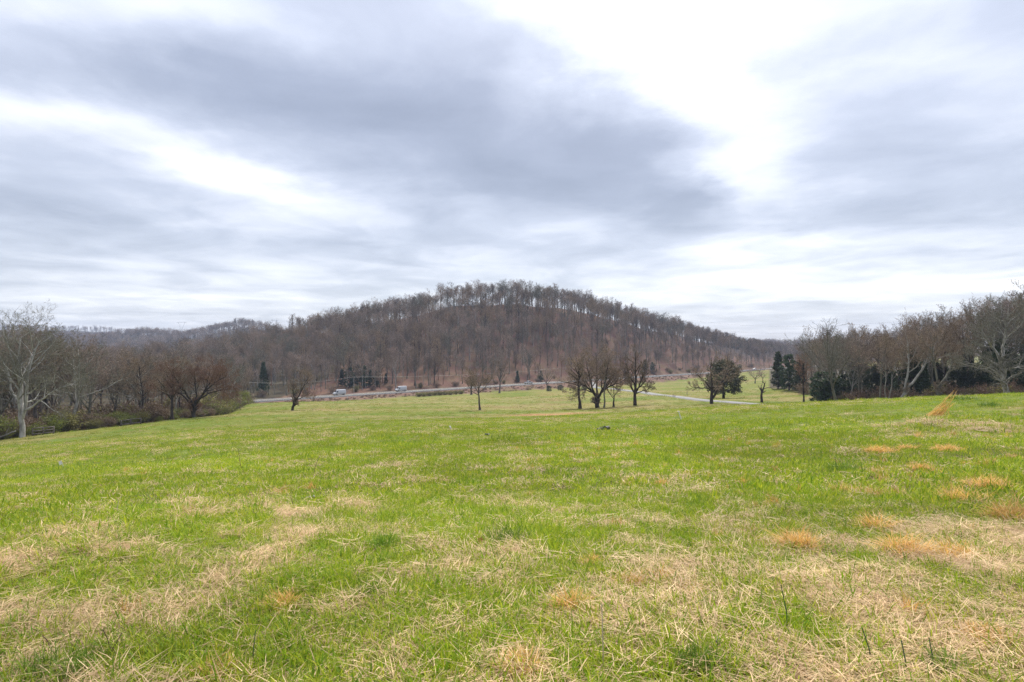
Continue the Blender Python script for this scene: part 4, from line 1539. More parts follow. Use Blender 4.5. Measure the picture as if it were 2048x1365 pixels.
scatter("hill_woods", np.stack([X, Y, Z], -1)[m], np.stack([np.zeros(N), np.zeros(N), rz[m]], -1), np.repeat(hs[m][:, None], 3, 1), vi[m], HJ,
        label="leafless brown wood covering the slope of the rounded hill", cat="wood", kind="stuff")
print("hill trees", N, int(single.sum()))
# the far ridges
px_, py_, ix = [], [], []
for xs, hs_, D, w in RIDGES:
    step = 10 if D < 1500 else 18
    lo, hi = (-1.15 * D, -0.2 * D) if xs[-1] < 500 else (0.2 * D, 1.15 * D)
    n_ = int((hi - lo) / step * (2.1 * w) / step)
    px_.append(rng.uniform(lo, hi, n_))
    py_.append(rng.uniform(D - 1.6 * w, D + .25 * w, n_))
fx, fy = np.concatenate(px_), np.concatenate(py_)
fu, fv = uv_of(fx, fy)
_, V2 = hill_params(fu)
keep = (fv > V2 * 1.1 + 15)
fx, fy = fx[keep], fy[keep]
fz = ground_z(fx, fy)
N = len(fx)
sc = (0.75 + .4 * rng.random(N)) * 1.0
scatter("far_woods", np.stack([fx, fy, fz], -1), np.stack([np.zeros(N), np.zeros(N), rng.random(N) * 6.28], -1), np.stack([sc * 1.25, sc * 1.25, sc], -1), rng.integers(0, 3, N), LOWJ,
        label="hazy blue-grey leafless woods on the far ridges", cat="wood", kind="stuff")
print("far trees", N)
# the tall crowns on the knoll of the far ridge
for i, px in enumerate([470, 477, 484, 491, 498, 505]):
    x, y = XY(px, 1120 + 8 * (i % 3))
    place_tree("ridge_tree", HILL[i % 5], x, y, ("first", "second", "third", "fourth", "fifth", "sixth")[i] + " tall bare tree from the left on the far ridge's knoll", "tall trees on the far knoll", i * 1.7, 1.15)
# evergreens dotted through the right flank of the hill
for i, (px, d, h) in enumerate([(1430, 640, 11), (1462, 690, 14), (1478, 700, 15), (1495, 690, 13), (1530, 700, 13), (1545, 720, 12), (1515, 640, 10), (1498, 640, 9)]):
    x, y = XY(px, d)
    place_tree("cedar_tree", ED[i % 4], x, y, ("first", "second", "third", "fourth", "seventh", "eighth", "sixth", "fifth")[i] + " dark evergreen from the left on the hill's right flank", "evergreens on the hill's right flank", i * 1.3, h / 10)

# brush on the near bank of the road
nb = 900
bu = rng.uniform(-20, 480, nb)
bv = rng.uniform(-16.5, -7.5, nb)
bx = ROAD0[0] + RT[0] * bu + RN[0] * bv
by = ROAD0[1] + RT[1] * bu + RN[1] * bv
clear = np.array([min((a - c) ** 2 + (b - e) ** 2 for c, e in dc[-22:]) > 16 for a, b in zip(bx, by)])
bx, by = bx[clear], by[clear]
nb = len(bx)
BRS = [joined(shrub_mesh(360 + i, .8, 1.7, BUSH_B, (B_RED, B_TWIGD, B_RED)[i], 260, .13, 26), f"bank_brush_{i}") for i in range(3)]
sc = .5 + .9 * rng.random(nb) ** 2
scatter("bank_undergrowth", np.stack([bx, by, ground_z(bx, by) - .04], -1), np.stack([np.zeros(nb), np.zeros(nb), rng.random(nb) * 6.28], -1), np.stack([sc, sc, sc * .8], -1), rng.integers(0, 3, nb), BRS,
        label="dead red-brown brush covering the bank below the road", cat="undergrowth", kind="stuff")


# ------------------------------------------------------------------ grass
def blades(rng, n, rad, hmin, hmax, wid, lean, curl, seg=4, flat=False, zoff=0.0, lay=None):
    az = rng.random(n) * 2 * PI
    if lay is not None:      # most blades of a mat were pressed down the same way
        az = rng.normal(size=n) * lay + (rng.random(n) < .3) * PI
    rr = rad * np.sqrt(rng.random(n))
    a0 = rng.random(n) * 2 * PI
    base = np.stack([np.cos(a0) * rr, np.sin(a0) * rr, np.zeros(n) - .01], -1)
    ln = rng.uniform(hmin, hmax, n)
    el = np.clip(lean + rng.normal(size=n) * .28, .02, 1.5) if not flat else np.clip(1.49 + rng.normal(size=n) * .09, 1.2, 1.66)
    d = np.stack([np.sin(el) * np.cos(az), np.sin(el) * np.sin(az), np.cos(el)], -1)
    Pl = np.empty((n, seg, 3))
    Pl[:, 0] = base + [0, 0, zoff]
    if flat:
        Pl[:, 0, 2] += rng.random(n) * .05
    for k in range(1, seg):
        Pl[:, k] = Pl[:, k - 1] + d * (ln / (seg - 1))[:, None]
        d = norm(d + np.stack([np.cos(az), np.sin(az), -np.ones(n) * (1.0 if not flat else .25)], -1) * (curl * (.5 + rng.random(n)))[:, None] + rng.normal(size=(n, 3)) * .10)
    if flat:
        Pl[:, :, 2] = np.maximum(Pl[:, :, 2], .004)
    side = norm(np.cross(d, np.array([0, 0, 1.0])) + rng.normal(size=(n, 3)) * .25)
    w = wid * (.6 + .8 * rng.random(n))[:, None, None] * np.linspace(1, .55, seg)[None, :, None]
    Lf, Rt = Pl - side[:, None] * w / 2, Pl + side[:, None] * w / 2
    V = np.stack([Lf[:, :-1], Rt[:, :-1]], 2).reshape(n, -1, 3)
    V = np.concatenate([V, Pl[:, -1:]], 1)
    nv = V.shape[1]
    t = []
    for k in range(seg - 2):
        t += [[2 * k, 2 * k + 1, 2 * k + 3], [2 * k, 2 * k + 3, 2 * k + 2]]
    t += [[2 * (seg - 2), 2 * (seg - 2) + 1, 2 * (seg - 1)]]
    T = (np.array(t)[None] + (np.arange(n) * nv)[:, None, None]).reshape(-1, 3)
    return V.reshape(-1, 3), T, np.repeat(rng.random(n), nv)


def tuft(seed, mat, *parts):
    rng = np.random.default_rng(seed)
    V, T, S, n = [], [], [], 0
    for kw in parts:
        v, t, s_ = blades(rng, **kw)
        V.append(v); T.append(t + n); S.append(s_); n += len(v)
    return np_mesh("tuft", np.vstack(V), np.vstack(T), None, mat, attrs={"shade": ('FLOAT', np.concatenate(S))})


G_GREEN = leafy("grass_blades", (0.100, 0.215, 0.003), (0.425, 0.450, 0.035), .42, "tint")
G_STRAW = leafy("straw_blades", (0.380, 0.255, 0.130), (0.780, 0.610, 0.360), .3, "tint")
GREENS = [tuft(700 + i, G_GREEN, dict(n=24, rad=.075, hmin=.045, hmax=.12, wid=.0050, lean=.55, curl=.2)) for i in range(4)]
STRAWS = [tuft(720 + i, G_STRAW, dict(n=75, rad=.17, hmin=.05, hmax=.19, wid=.0034, lean=1.3, curl=.05, seg=4, flat=True, lay=(.5, .9, 2.0)[i]), dict(n=16, rad=.14, hmin=.04, hmax=.11, wid=.0034, lean=.9, curl=.25)) for i in range(3)] + \
         [tuft(726 + i, G_STRAW, dict(n=22, rad=.09, hmin=.06, hmax=.17, wid=.0045, lean=1.0, curl=.25)) for i in range(2)]
GREENS_F = [tuft(740 + i, G_GREEN, dict(n=46, rad=.30, hmin=.05, hmax=.12, wid=.011, lean=.6, curl=.18, seg=3)) for i in range(3)]
STRAWS_F = [tuft(750 + i, G_STRAW, dict(n=26, rad=.30, hmin=.05, hmax=.15, wid=.010, lean=.95, curl=.2, seg=3), dict(n=30, rad=.3, hmin=.08, hmax=.20, wid=.009, lean=1.3, curl=.05, seg=3, flat=True)) for i in range(3)]


def field_points(rng, n, r0, r1, half=0.83, power=1.0):
    r = r0 + (r1 - r0) * rng.random(n) ** power
    a = rng.uniform(-half, half, n)
    return r * np.sin(a), r * np.cos(a), r


def grass_layer(name, seed, n, r0, r1, srcs, want, tints, lo, hi, label, power=1.0, tallf=None):
    rng = np.random.default_rng(seed)
    x, y, r = field_points(rng, n, r0, r1, power=power)
    dry = np.clip(dryness(x, y) + strawband(x, y) * .5, 0, 1)
    keep = rng.random(n) < want(dry, x, y)
    keep &= left_wood(x, y) < .3
    x, y, dry = x[keep], y[keep], dry[keep]
    N = len(x)
    z = ground_z(x, y)
    s = lo + (hi - lo) * rng.random(N) ** 1.5
    s = s * (.75 + .6 * fbm(x / 2.2, y / 2.2, 123, 3))
    tl = rng.random(N)
    big = fbm(x / 3.1, y / 3.1, 131, 3)[:, None]
    tint = tints[0] * (1 - tl[:, None]) + tints[1] * tl[:, None]
    tint = tint * (.7 + .6 * big)
    scatter(name, np.stack([x, y, z], -1), np.stack([rng.normal(size=N) * .12, rng.normal(size=N) * .12, rng.random(N) * 6.28], -1), np.stack([s, s, s * (.85 + .4 * rng.random(N))], -1),
            rng.integers(0, len(srcs), N), srcs, tint, label=label, cat="grass", kind="stuff")
    return N


gt = (np.array([.80, .95, .8]), np.array([1.25, 1.12, 1.1]))
st = (np.array([.78, .74, .74]), np.array([1.12, 1.08, 1.05]))
wantg = lambda d, x, y: np.clip(1.5 - 1.4 * d, .34, 1)
wants = lambda d, x, y: np.clip(1.6 * d - .42, .10, .85)
print("grass", grass_layer("grass", 1, 24000, 1.6, 9.0, GREENS, wantg, gt, .7, 1.5, "short green grass of the near meadow"),
      grass_layer("dry_grass", 2, 21000, 1.6, 9.0, STRAWS, wants, st, .7, 1.35, "pale flattened dead grass of the near meadow"),
      grass_layer("middle_grass", 3, 17000, 7.5, 26, GREENS_F, wantg, gt, .6, 1.25, "green grass of the middle meadow", .8),
      grass_layer("middle_dry_grass", 4, 19000, 7.5, 26, STRAWS_F, wants, st, .5, 1.1, "pale dead grass of the middle meadow", .8),
      grass_layer("far_grass", 5, 16000, 22, 85, GREENS_F, wantg, (gt[0] * .88, gt[1] * .9), 1.0, 2.0, "green grass of the far meadow", .9),
      grass_layer("distant_grass", 8, 7500, 78, 215, GREENS_F, lambda d, x, y: np.clip(.9 - .7 * d, .1, 1) * (uv_of(x, y)[1] < -20) * (rust(x, y) < .2), (np.array([.50, .56, .6]), np.array([.85, .72, .9])), 1.5, 3.0, "green grass of the meadow round the field trees", .85),
      grass_layer("distant_dry_grass", 9, 8000, 70, 215, STRAWS_F, lambda d, x, y: np.clip(1.2 * d - .2, .05, 1) * (uv_of(x, y)[1] < -20), (st[0] * .6, st[1] * .72), 1.2, 2.3, "pale dead grass of the meadow round the field trees", .85),
      grass_layer("far_dry_grass", 6, 9000, 22, 75, STRAWS_F, lambda d, x, y: np.clip(1.2 * d - .25, .02, 1), st, .8, 1.6, "pale dead grass of the far meadow", .9))

# single clumps one can point at -----------------------------------------------------------------
M_ORANGE = leafy("broomsedge_blades", (0.420, 0.225, 0.050), (0.800, 0.520, 0.170), .4)
G_ORANGE = leafy("orange_blades", (0.420, 0.225, 0.050), (0.800, 0.520, 0.170), .4, "tint")
M_LUSH = leafy("lush_blades", (0.070, 0.155, 0.008), (0.190, 0.290, 0.030), .38)
M_HAY = leafy("hay_blades", (0.300, 0.200, 0.105), (0.520, 0.400, 0.240), .25)


def hit(px, py):
    """where the line of sight through a photo pixel meets the ground"""
    ds = np.geomspace(2.0, 120, 900)
    x, y = (px - 1024) / F * ds, ds
    below = ground_z(x, y) > EYE + (HY - py) / F * ds
    k = int(np.argmax(below)) if below.any() else len(ds) - 1
    return float(x[k]), float(y[k])


def clump(name, px, py, wpx, hpx, mat, label, group, seed, cat="grass clump", n=150, lean=.6, flatn=40, tilt=(0, 0), lay=None):
    x, y = hit(px, py)
    k = y / F
    w, h = wpx * k, hpx * k
    rng = np.random.default_rng(seed)
    V, T, S, m = [], [], [], 0
    for kw in (dict(n=n, rad=w * .42, hmin=h * .55, hmax=h * 1.25, wid=max(.005, .8 * k), lean=lean, curl=.2, lay=lay),
               dict(n=flatn, rad=w * .5, hmin=h * .5, hmax=h * 1.3, wid=max(.005, .8 * k), lean=1.2, curl=.1, flat=True)):
        if kw["n"] == 0:
            continue
        v, t, s_ = blades(rng, **kw)
        V.append(v); T.append(t + m); S.append(s_); m += len(v)
    V = np.vstack(V)
    V[:, 0] += V[:, 2] * tilt[0]
    V[:, 1] += V[:, 2] * tilt[1]
    me = np_mesh(name, V, np.vstack(T), None, mat, attrs={"shade": ('FLOAT', np.concatenate(S))})
    o = link(name, me, None, (x, y, gz(x, y)), seed * 1.7 % 6.28)
    tag(o, label, cat, group)
    return o


OR = "orange dry grass clumps in the meadow"
ORS = [tuft(760 + i, G_ORANGE, dict(n=34, rad=.06, hmin=.07, hmax=.22, wid=.0055, lean=.45, curl=.14), dict(n=14, rad=.10, hmin=.06, hmax=.16, wid=.005, lean=1.2, curl=.05, flat=True)) for i in range(3)]
grass_layer("sparse_orange_grass", 7, 620, 2.4, 24, ORS, lambda d, x, y: np.clip(.22 + .9 * sstep(-2, 5, x), 0, 1) * (.25 + .75 * d), st, .6, 1.25, "thin orange dry grass scattered through the near meadow", .75)
CL = [
    (1765, 905, 70, 16, "flat orange grass clump, farthest one below the tall leaning clump"), (1815, 898, 40, 12, "small orange grass clump beside the flat one under the tall leaning clump"),
    (1900, 903, 60, 16, "orange grass clump below and right of the tall leaning clump"), (1942, 930, 36, 9, "thin flat orange tuft in the upper right meadow"), (1840, 940, 26, 20, "small upright orange tuft in the upper right meadow"),
    (2028, 918, 36, 12, "flat orange tuft at the right picture edge"), (1760, 948, 30, 16, "small orange tuft left of the upright one, upper right meadow"), (1488, 966, 26, 14, "little orange tuft near the middle of the meadow"),
    (1322, 972, 16, 18, "tiny upright orange tuft right of the picture's middle"), (1738, 995, 66, 26, "orange-brown clump between the small tufts and the right edge"), (1690, 988, 50, 22, "dull orange clump left of the orange-brown one"),
    (1930, 1008, 90, 40, "wide bushy orange clump near the right edge"), (1975, 975, 80, 30, "orange clump behind the wide bushy one near the right edge"), (2030, 1042, 80, 50, "big orange clump cut off by the right picture edge"),
    (1755, 1062, 46, 40, "rounded orange clump with dark heart, right foreground"), (1595, 1098, 60, 52, "upright bright orange clump in the right foreground"), (1808, 1112, 70, 50, "tall orange clump right of the bright upright one"),
    (1915, 1120, 100, 34, "low wide orange clump in the right foreground"), (1265, 1178, 52, 34, "orange tuft in the foreground right of the picture's middle"), (1325, 1165, 26, 34, "slim orange tuft beside another, middle foreground"),
    (1180, 1130, 26, 24, "small orange tuft in the middle foreground"), (1050, 1345, 64, 42, "yellow-orange tuft at the bottom edge in the middle"), (435, 1355, 70, 38, "yellow-orange tuft at the bottom edge on the left"),
    (1140, 1225, 34, 50, "thin orange tuft in the near foreground, middle"), (1980, 1290, 80, 36, "flattened orange tuft low at the right"), (570, 1215, 50, 34, "pale orange tuft in the left foreground"), (1385, 950, 40, 10, "faint orange streak of grass in the middle meadow"),
]
for i, (px, py, w, h, lab) in enumerate(CL):
    clump("broomsedge_clump", px, py, w, h * 1.25, M_ORANGE, lab, OR, 1000 + i, n=110 + int(w * 3.2), lean=.8, flatn=70 + int(w * 2.2), lay=1.0)
# the tall clump leaning to the right
x, y = hit(1868, 834)
rngc = np.random.default_rng(1100)
k = y / F
n = 95
t = np.linspace(0, 1, 6)
top = np.stack([rngc.normal(30, 9, n), rngc.normal(0, 3, n), 9 + 52 * rngc.random(n) ** 2.0], -1) * k
top[:, 0] = (top[:, 2] / k * .76 + rngc.normal(size=n) * (7.5 - top[:, 2] / k * .11)) * k
top[::4, 0] += rngc.normal(0, 7, len(top[::4])) * k
top[::4, 2] *= .7
b = np.stack([rngc.normal(0, 11, n), rngc.normal(0, 8, n), np.zeros(n)], -1) * k
mid = b * .45 + top * .45 + np.array([3, 0, -2]) * k
Pl = b[:, None] * ((1 - t) ** 2)[None, :, None] + 2 * mid[:, None] * (t * (1 - t))[None, :, None] + top[:, None] * (t ** 2)[None, :, None]
Pl[:, 1:-1] += rngc.normal(size=(n, 4, 3)) * 1.3 * k
v, tr = ribbons(Pl, np.full(n, 1.0 * k), rngc)
sh = np.repeat(rngc.random(n), 11)
tag(link("broomsedge_clump", np_mesh("broomsedge_clump", v, tr, None, M_ORANGE, attrs={"shade": ('FLOAT', sh)}), None, (x, y, gz(x, y))),
    "tall orange grass clump leaning right, standing above the meadow brow", "grass clump", OR)
clump("hay_heap", 1525, 886, 50, 12, M_HAY, "small heap of bleached cut grass in the middle of the right meadow", None, 1201, "hay heap", 200, 1.1, 120)
clump("dead_grass_mat", 1905, 850, 120, 18, M_HAY, "pale matted dead grass at the foot of the tall leaning clump", "mats of bleached dead grass", 1202, "dead grass", 160, 1.2, 260)
clump("dead_grass_mat", 2005, 862, 110, 18, M_HAY, "pale matted dead grass by the right picture edge below the brow", "mats of bleached dead grass", 1203, "dead grass", 160, 1.2, 260)
clump("dead_grass_mat", 855, 1140, 60, 34, M_HAY, "brownish arching tussock of dead grass in the middle left foreground", "mats of bleached dead grass", 1204, "dead grass", 160, 1.0, 80)
LU = "lush green tufts in the meadow"
for i, (px, py, w, h, lab) in enumerate([(1015, 1090, 100, 44, "dense dark green grass tuft beside the brown leaf"), (765, 1100, 60, 40, "green grass tuft left of the brownish tussock"), (110, 1355, 160, 60, "dense green grass tuft in the bottom left corner"),
                                         (1690, 945, 80, 30, "green tuft in the right meadow among orange ones"), (740, 1195, 60, 34, "leafy green tuft in the left foreground"), (1400, 1345, 90, 60, "green tuft with tall blades at the bottom right of the middle"),
                                         (1925, 800, 60, 10, "bright green weeds on the brow right of the tall leaning clump"), (1980, 812, 50, 10, "second patch of bright green weeds on the brow near the right edge"), (1890, 1345, 80, 50, "green tuft at the bottom edge near the right corner")]):
    clump("grass_tuft", px, py, w, h, M_LUSH, lab, LU, 1300 + i, "grass tuft", 120 + int(w * 2), .4, 0)

# dead stalks of weeds
M_STALK = solid("dead_stalk", (0.13, 0.075, 0.055), .8, var=.3, scale=30)
M_STALKP = solid("pale_stalk", (0.42, 0.34, 0.22), .8, var=.2, scale=30)
M_REED = solid("green_stalk", (0.06, 0.10, 0.035), .7, var=.3, scale=20)


def stalk(px, py, pts, rad, mat, label, extra=()):
    """pts: offsets in photo pixels (right, up) from the base"""
    x, y = hit(px, py)
    k = y / F
    m = MB()
    for line in (pts, *extra):
        q = np.array([(a * k, b_ * .15 * k * ((-1) ** i), b_ * k) for i, (a, b_) in enumerate(line)])
        tt = np.linspace(0, len(q) - 1, 9)
        qq = np.stack([np.interp(tt, np.arange(len(q)), q[:, j]) for j in range(3)], 1)
        qq[1:-1] = .25 * qq[:-2] + .5 * qq[1:-1] + .25 * qq[2:]
        m.tube(qq, np.linspace(rad, rad * .6, 9), 5)
    o = m.build("weed_stalk", mat, None, True, (x, y, gz(x, y) - .01))
    tag(o, label, "weed stalk", "dead weed stalks in the meadow")


stalk(113, 1308, [(0, 0), (-8, 14), (-16, 28), (-20, 43)], .004, M_STALK, "curved dark red weed stalk in the left foreground")
stalk(230, 1310, [(0, 0), (-3, 12), (-14, 32), (-15, 60)], .0038, M_STALK, "forked dark weed stalk in the left foreground", ([(-3, 16), (8, 30), (12, 46)],))
stalk(283, 1311, [(0, 0), (-2, 14), (-3, 26)], .0035, M_STALK, "short straight weed stalk right of the forked one")
stalk(592, 1015, [(0, 0), (-6, 12), (-12, 26)], .005, M_STALK, "thin dark weed stalk beside the dark crumpled scrap")
stalk(490, 948, [(0, 0), (-8, 22), (-16, 50)], .006, M_STALK, "thin upright weed stalk in the left middle meadow")
stalk(628, 950, [(0, 0), (5, 22), (12, 42)], .006, M_STALK, "thin weed stalk above the dark crumpled scrap")
stalk(1738, 1325, [(0, 0), (-3, 30), (-10, 70)], .0045, M_REED, "dark green rush stalk in the bottom right foreground")
stalk(1807, 1350, [(0, 0), (-1, 30), (0, 68)], .0045, M_REED, "second dark green rush stalk, right of the first")
stalk(1858, 1340, [(0, 0), (2, 30), (4, 66)], .004, M_REED, "third dark green rush stalk, rightmost of the three")
stalk(1570, 1265, [(0, 0), (0, 40), (-3, 92)], .004, M_REED, "tall dark green rush stalk alone in the foreground")
stalk(508, 1330, [(0, 0), (2, 30), (0, 68)], .004, M_REED, "green rush stalk in the foreground left of the middle")
stalk(1206, 1345, [(0, 0), (-2, 60), (0, 132)], .004, M_STALKP, "long yellow straw standing upright at the bottom")
stalk(1040, 1075, [(0, 0), (30, -2), (75, 8)], .004, M_STALKP, "long pale straw lying right of the dense green tuft")
stalk(238, 1030, [(0, 0), (-1, 14), (-2, 28)], .006, M_STALKP, "pale bent straw standing in the left meadow")

# ------------------------------------------------------------------ small things lying about
M_STONE = solid("pink_stone", (0.42, 0.28, 0.25), .8, var=.2, scale=25, bump=.2)
M_BLACK = solid("black_scrap", (0.012, 0.012, 0.014), .55, var=.4, scale=20)
M_SLATE = solid("dark_plastic", (0.06, 0.06, 0.075), .4, var=.4, scale=30)
M_BLUE = solid("blue_litter", (0.02, 0.12, 0.42), .4, var=.3, scale=40)
M_LEAF = solid("dead_leaf", (0.42, 0.20, 0.06), .7, var=.3, scale=40)
M_PVC = solid("white_stake", (0.66, 0.64, 0.60), .5, var=.12, scale=12)
M_POST = solid("weathered_wood", (0.16, 0.14, 0.125), .9, var=.3, scale=8)


def lump(name, px, py, wpx, hpx, mat, label, cat, seed, lift=.3, bumps=1, depth=1.0, group=None):
    """an irregular body: several icospheres knocked about and fused by overlap"""
    x, y = hit(px, py)
    k = y / F
    w, h = wpx * k, hpx * k
    rng = random.Random(seed)
    bm = bmesh.new()
    for j in range(bumps):
        cx = 0 if bumps == 1 else (j / (bumps - 1) - .5) * w * .7
        g = bmesh.ops.create_icosphere(bm, subdivisions=2, radius=1.0)
        for v_ in g["verts"]:
            c = v_.co
            kx = 1 + .28 * math.sin(5 * c.x + 3 * c.y + seed + j * 2) + rng.uniform(-.10, .10)
            v_.co = Vector((cx + c.x * kx * w / (2 if bumps == 1 else 2.6 + .8 * (j % 2)), c.y * kx * w * depth / (2 if bumps == 1 else 4), (c.z * kx * .5 + lift) * h * (1 if bumps == 1 else .7 + .5 * (j / bumps))))
    me = bpy.data.meshes.new(name)
    bm.to_mesh(me)
    bm.free()
    me.materials.append(mat)
    o = link(name, me, None, (x, y, gz(x, y)))
    tag(o, label, cat, group)
    return o


lump("stone", 637, 1306, 16, 15, M_STONE, "small pinkish angular stone lying in the dead grass at the bottom", "stone", 3, .42)
lump("dark_scrap", 622, 999, 15, 10, M_SLATE, "small dark crumpled scrap lying in the grass left of the middle", "litter", 5, .4, 2)
lump("black_log", 1207, 861, 18, 9, M_BLACK, "black charred log lying in the middle of the meadow", "log", 7, .45, 3)
lump("dark_stone", 974, 871, 10, 4, M_BLACK, "flat dark stone in the green grass near the middle", "stone", 9, .4)
# blue litter: a crumpled cap of plastic with a white rim
x, y = hit(1433, 1296)
b_ = bpy.data.objects.new("blue_wrapper", None)
COL.objects.link(b_)
b_.location = (x, y, gz(x, y) + .01)
tag(b_, "bit of blue plastic litter almost hidden in the foreground grass", "litter")
bm = bmesh.new()
bmesh.ops.create_grid(bm, x_segments=8, y_segments=6, size=.022)
rr_ = random.Random(4)
for v_ in bm.verts:
    v_.co.z = .02 + .012 * math.sin(v_.co.x * 160) + rr_.uniform(-.003, .003) + v_.co.y * .6
me = bpy.data.meshes.new("film")
bm.to_mesh(me); bm.free()
me.materials.append(M_BLUE)
link("film", me, b_)
MB().tube([(-.02, -.024, .012), (0, -.026, .014), (.02, -.024, .010)], .003, 5).build("rim", M_PVC, b_)


def dead_leaf(px, py, size, rz, label):
    x, y = hit(px, py)
    bm = bmesh.new()
    n = 14
    vs = []
    for i in range(n):
        t = i / n * 2 * PI
        r_ = size * (.5 + .16 * math.cos(3 * t) + .06 * math.sin(7 * t))
        vs.append(bm.verts.new((r_ * math.cos(t), r_ * .8 * math.sin(t), .35 * size * abs(math.sin(t)) ** 1.4 + .04 * math.sin(5 * t) * size)))
    c = bm.verts.new((0, 0, .02 * size))
    for i in range(n):
        bm.faces.new((vs[i], vs[(i + 1) % n], c))
    me = bpy.data.meshes.new("dead_leaf")
    bm.to_mesh(me); bm.free()
    me.materials.append(M_LEAF)
    o = link("dead_leaf", me, None, (x, y, gz(x, y) + .03), rz)
    o.rotation_euler = (.6, .15, rz)
    tag(o, label, "leaf", "dead leaves on the meadow")


dead_leaf(963, 1092, .085, .4, "orange-brown dead leaf left of the dense green tuft")
dead_leaf(850, 1160, .06, 1.7, "small brown dead leaf below the brownish tussock")
dead_leaf(158, 1105, .07, 2.7, "brown dead leaf in the left meadow")


def stake(px, py, top, rad, mat, label, flag=None):
    x, y = hit(px, py)
    k = y / F
    o = bpy.data.objects.new("marker_stake", None)
    COL.objects.link(o)
    o.location = (x, y, gz(x, y))
    tag(o, label, "stake", "survey stakes in the meadow")
    a, b_ = np.array([0, 0, -.1]), np.array([top[0] * k, 0, top[1] * k])
    MB().tube([a, (a + b_) / 2 + [.004, 0, 0], b_], rad, 6).build("rod", mat, o)
    if flag:
        fw, fh = flag
        m = MB()
        c = b_ + np.array([-fw * k * .45, 0, -fh * k * .5])
        bm = bmesh.new()
        bmesh.ops.create_grid(bm, x_segments=6, y_segments=6, size=.5)
        for v_ in bm.verts:
            p, q = v_.co.x, v_.co.y
            v_.co = Vector((c[0] + p * fw * k, c[1] + .35 * fw * k * math.sin(p * 5 + q * 3), c[2] + q * fh * k + .12 * fh * k * math.sin(4 * p)))
        me = bpy.data.meshes.new("flag")
        bm.to_mesh(me); bm.free()
        me.materials.append(M_PVC)
        link("flag", me, o)
    else:
        MB().box(b_ + np.array([0, 0, .01]), (rad * 2.6, rad * 2.6, .05)).build("cap", mat, o)
    return o


stake(1363, 841, (-6, 17), .05, M_PVC, "white stake tilting left in the middle of the right meadow")
stake(903, 858, (-3, 4.5), .05, M_PVC, "short white stake in the middle of the meadow")
stake(130, 936, (-6, 14), .008, M_PVC, "thin wire stake with a white flag in the left meadow", (4.5, 8))
# small posts beside the drive
for px, py, h, d, lab in [(1374, 790, 5.5, 188, "short dark post left of the drive, standing alone on the far verge"), (1346, 799.5, 6.5, 160, "left one of a pair of short posts on the near verge of the drive"), (1349.5, 799.5, 4.5, 160, "right one of a pair of short posts on the near verge of the drive")]:
    x, y = XY(px, d)
    o = bpy.data.objects.new("verge_post", None)
    COL.objects.link(o)
    o.location = (x, y, gz(x, y))
    tag(o, lab, "post", "posts beside the drive")
    hh = h / F * d
    MB().tube([(0, 0, -.2), (.01, 0, hh * .5), (0, 0, hh)], [.09, .085, .075], 7).build("shaft", M_POST, o)
    MB().tube([(0, 0, hh), (0, 0, hh + .04)], [.095, .05], 7).build("cap", M_POST, o)
# white marker posts on the road bank
for px, py, d, lab in [(695, 795, 259, "left white delineator post on the near bank below the first van"), (755, 795, 268, "right white delineator post on the near bank between the vans")]:
    x, y = XY(px, d)
    o = bpy.data.objects.new("delineator_post", None)
    COL.objects.link(o)
    o.location = (x, y, gz(x, y))
    tag(o, lab, "marker post", "white posts on the road bank")
    MB().box((0, 0, .55), (.16, .05, 1.3)).build("blade", M_PVC, o)
    MB().box((0, -.03, 1.05), (.30, .012, .34)).build("plate", M_PVC, o)

# ------------------------------------------------------------------ left fences and fallen wood
M_RAIL = solid("grey_rail", (0.12, 0.102, 0.09), .9, var=.35, scale=5, bump=.3)


def rail_fence(pxs, d0, d1, label, rails=3, h=1.25):
    o = bpy.data.objects.new("rail_fence", None)
    COL.objects.link(o)
    pts = []
    for i, px in enumerate(pxs):
        d = d0 + (d1 - d0) * i / (len(pxs) - 1)
        x, y = XY(px, d)
        pts.append(np.array([x, y, gz(x, y)]))
    b0 = pts[0].copy()
    o.location = b0
    tag(o, label, "fence")
    rr = random.Random(int(pxs[0]))
    for p in pts:
        MB().box(p - b0 + [0, 0, h / 2 - .15], (.16, .14, h + .3), rr.uniform(-.1, .1)).build("post", M_RAIL, o)
    for a, b_ in zip(pts[:-1], pts[1:]):
        for j in range(rails):
            z = .28 + j * (h - .35) / (rails - 1)
            pa, pb = a - b0 + [0, -.12, z + rr.uniform(-.05, .05)], b_ - b0 + [0, -.12, z + rr.uniform(-.05, .05)]
            c = (pa + pb) / 2
            dv = pb - pa
            m = MB()
            m.box(c, (np.linalg.norm(dv[:2]) + .1, .05, .17), math.atan2(dv[1], dv[0]), (-math.atan2(dv[2], np.linalg.norm(dv[:2])), 'Y'))
            m.build("rail", M_RAIL, o)


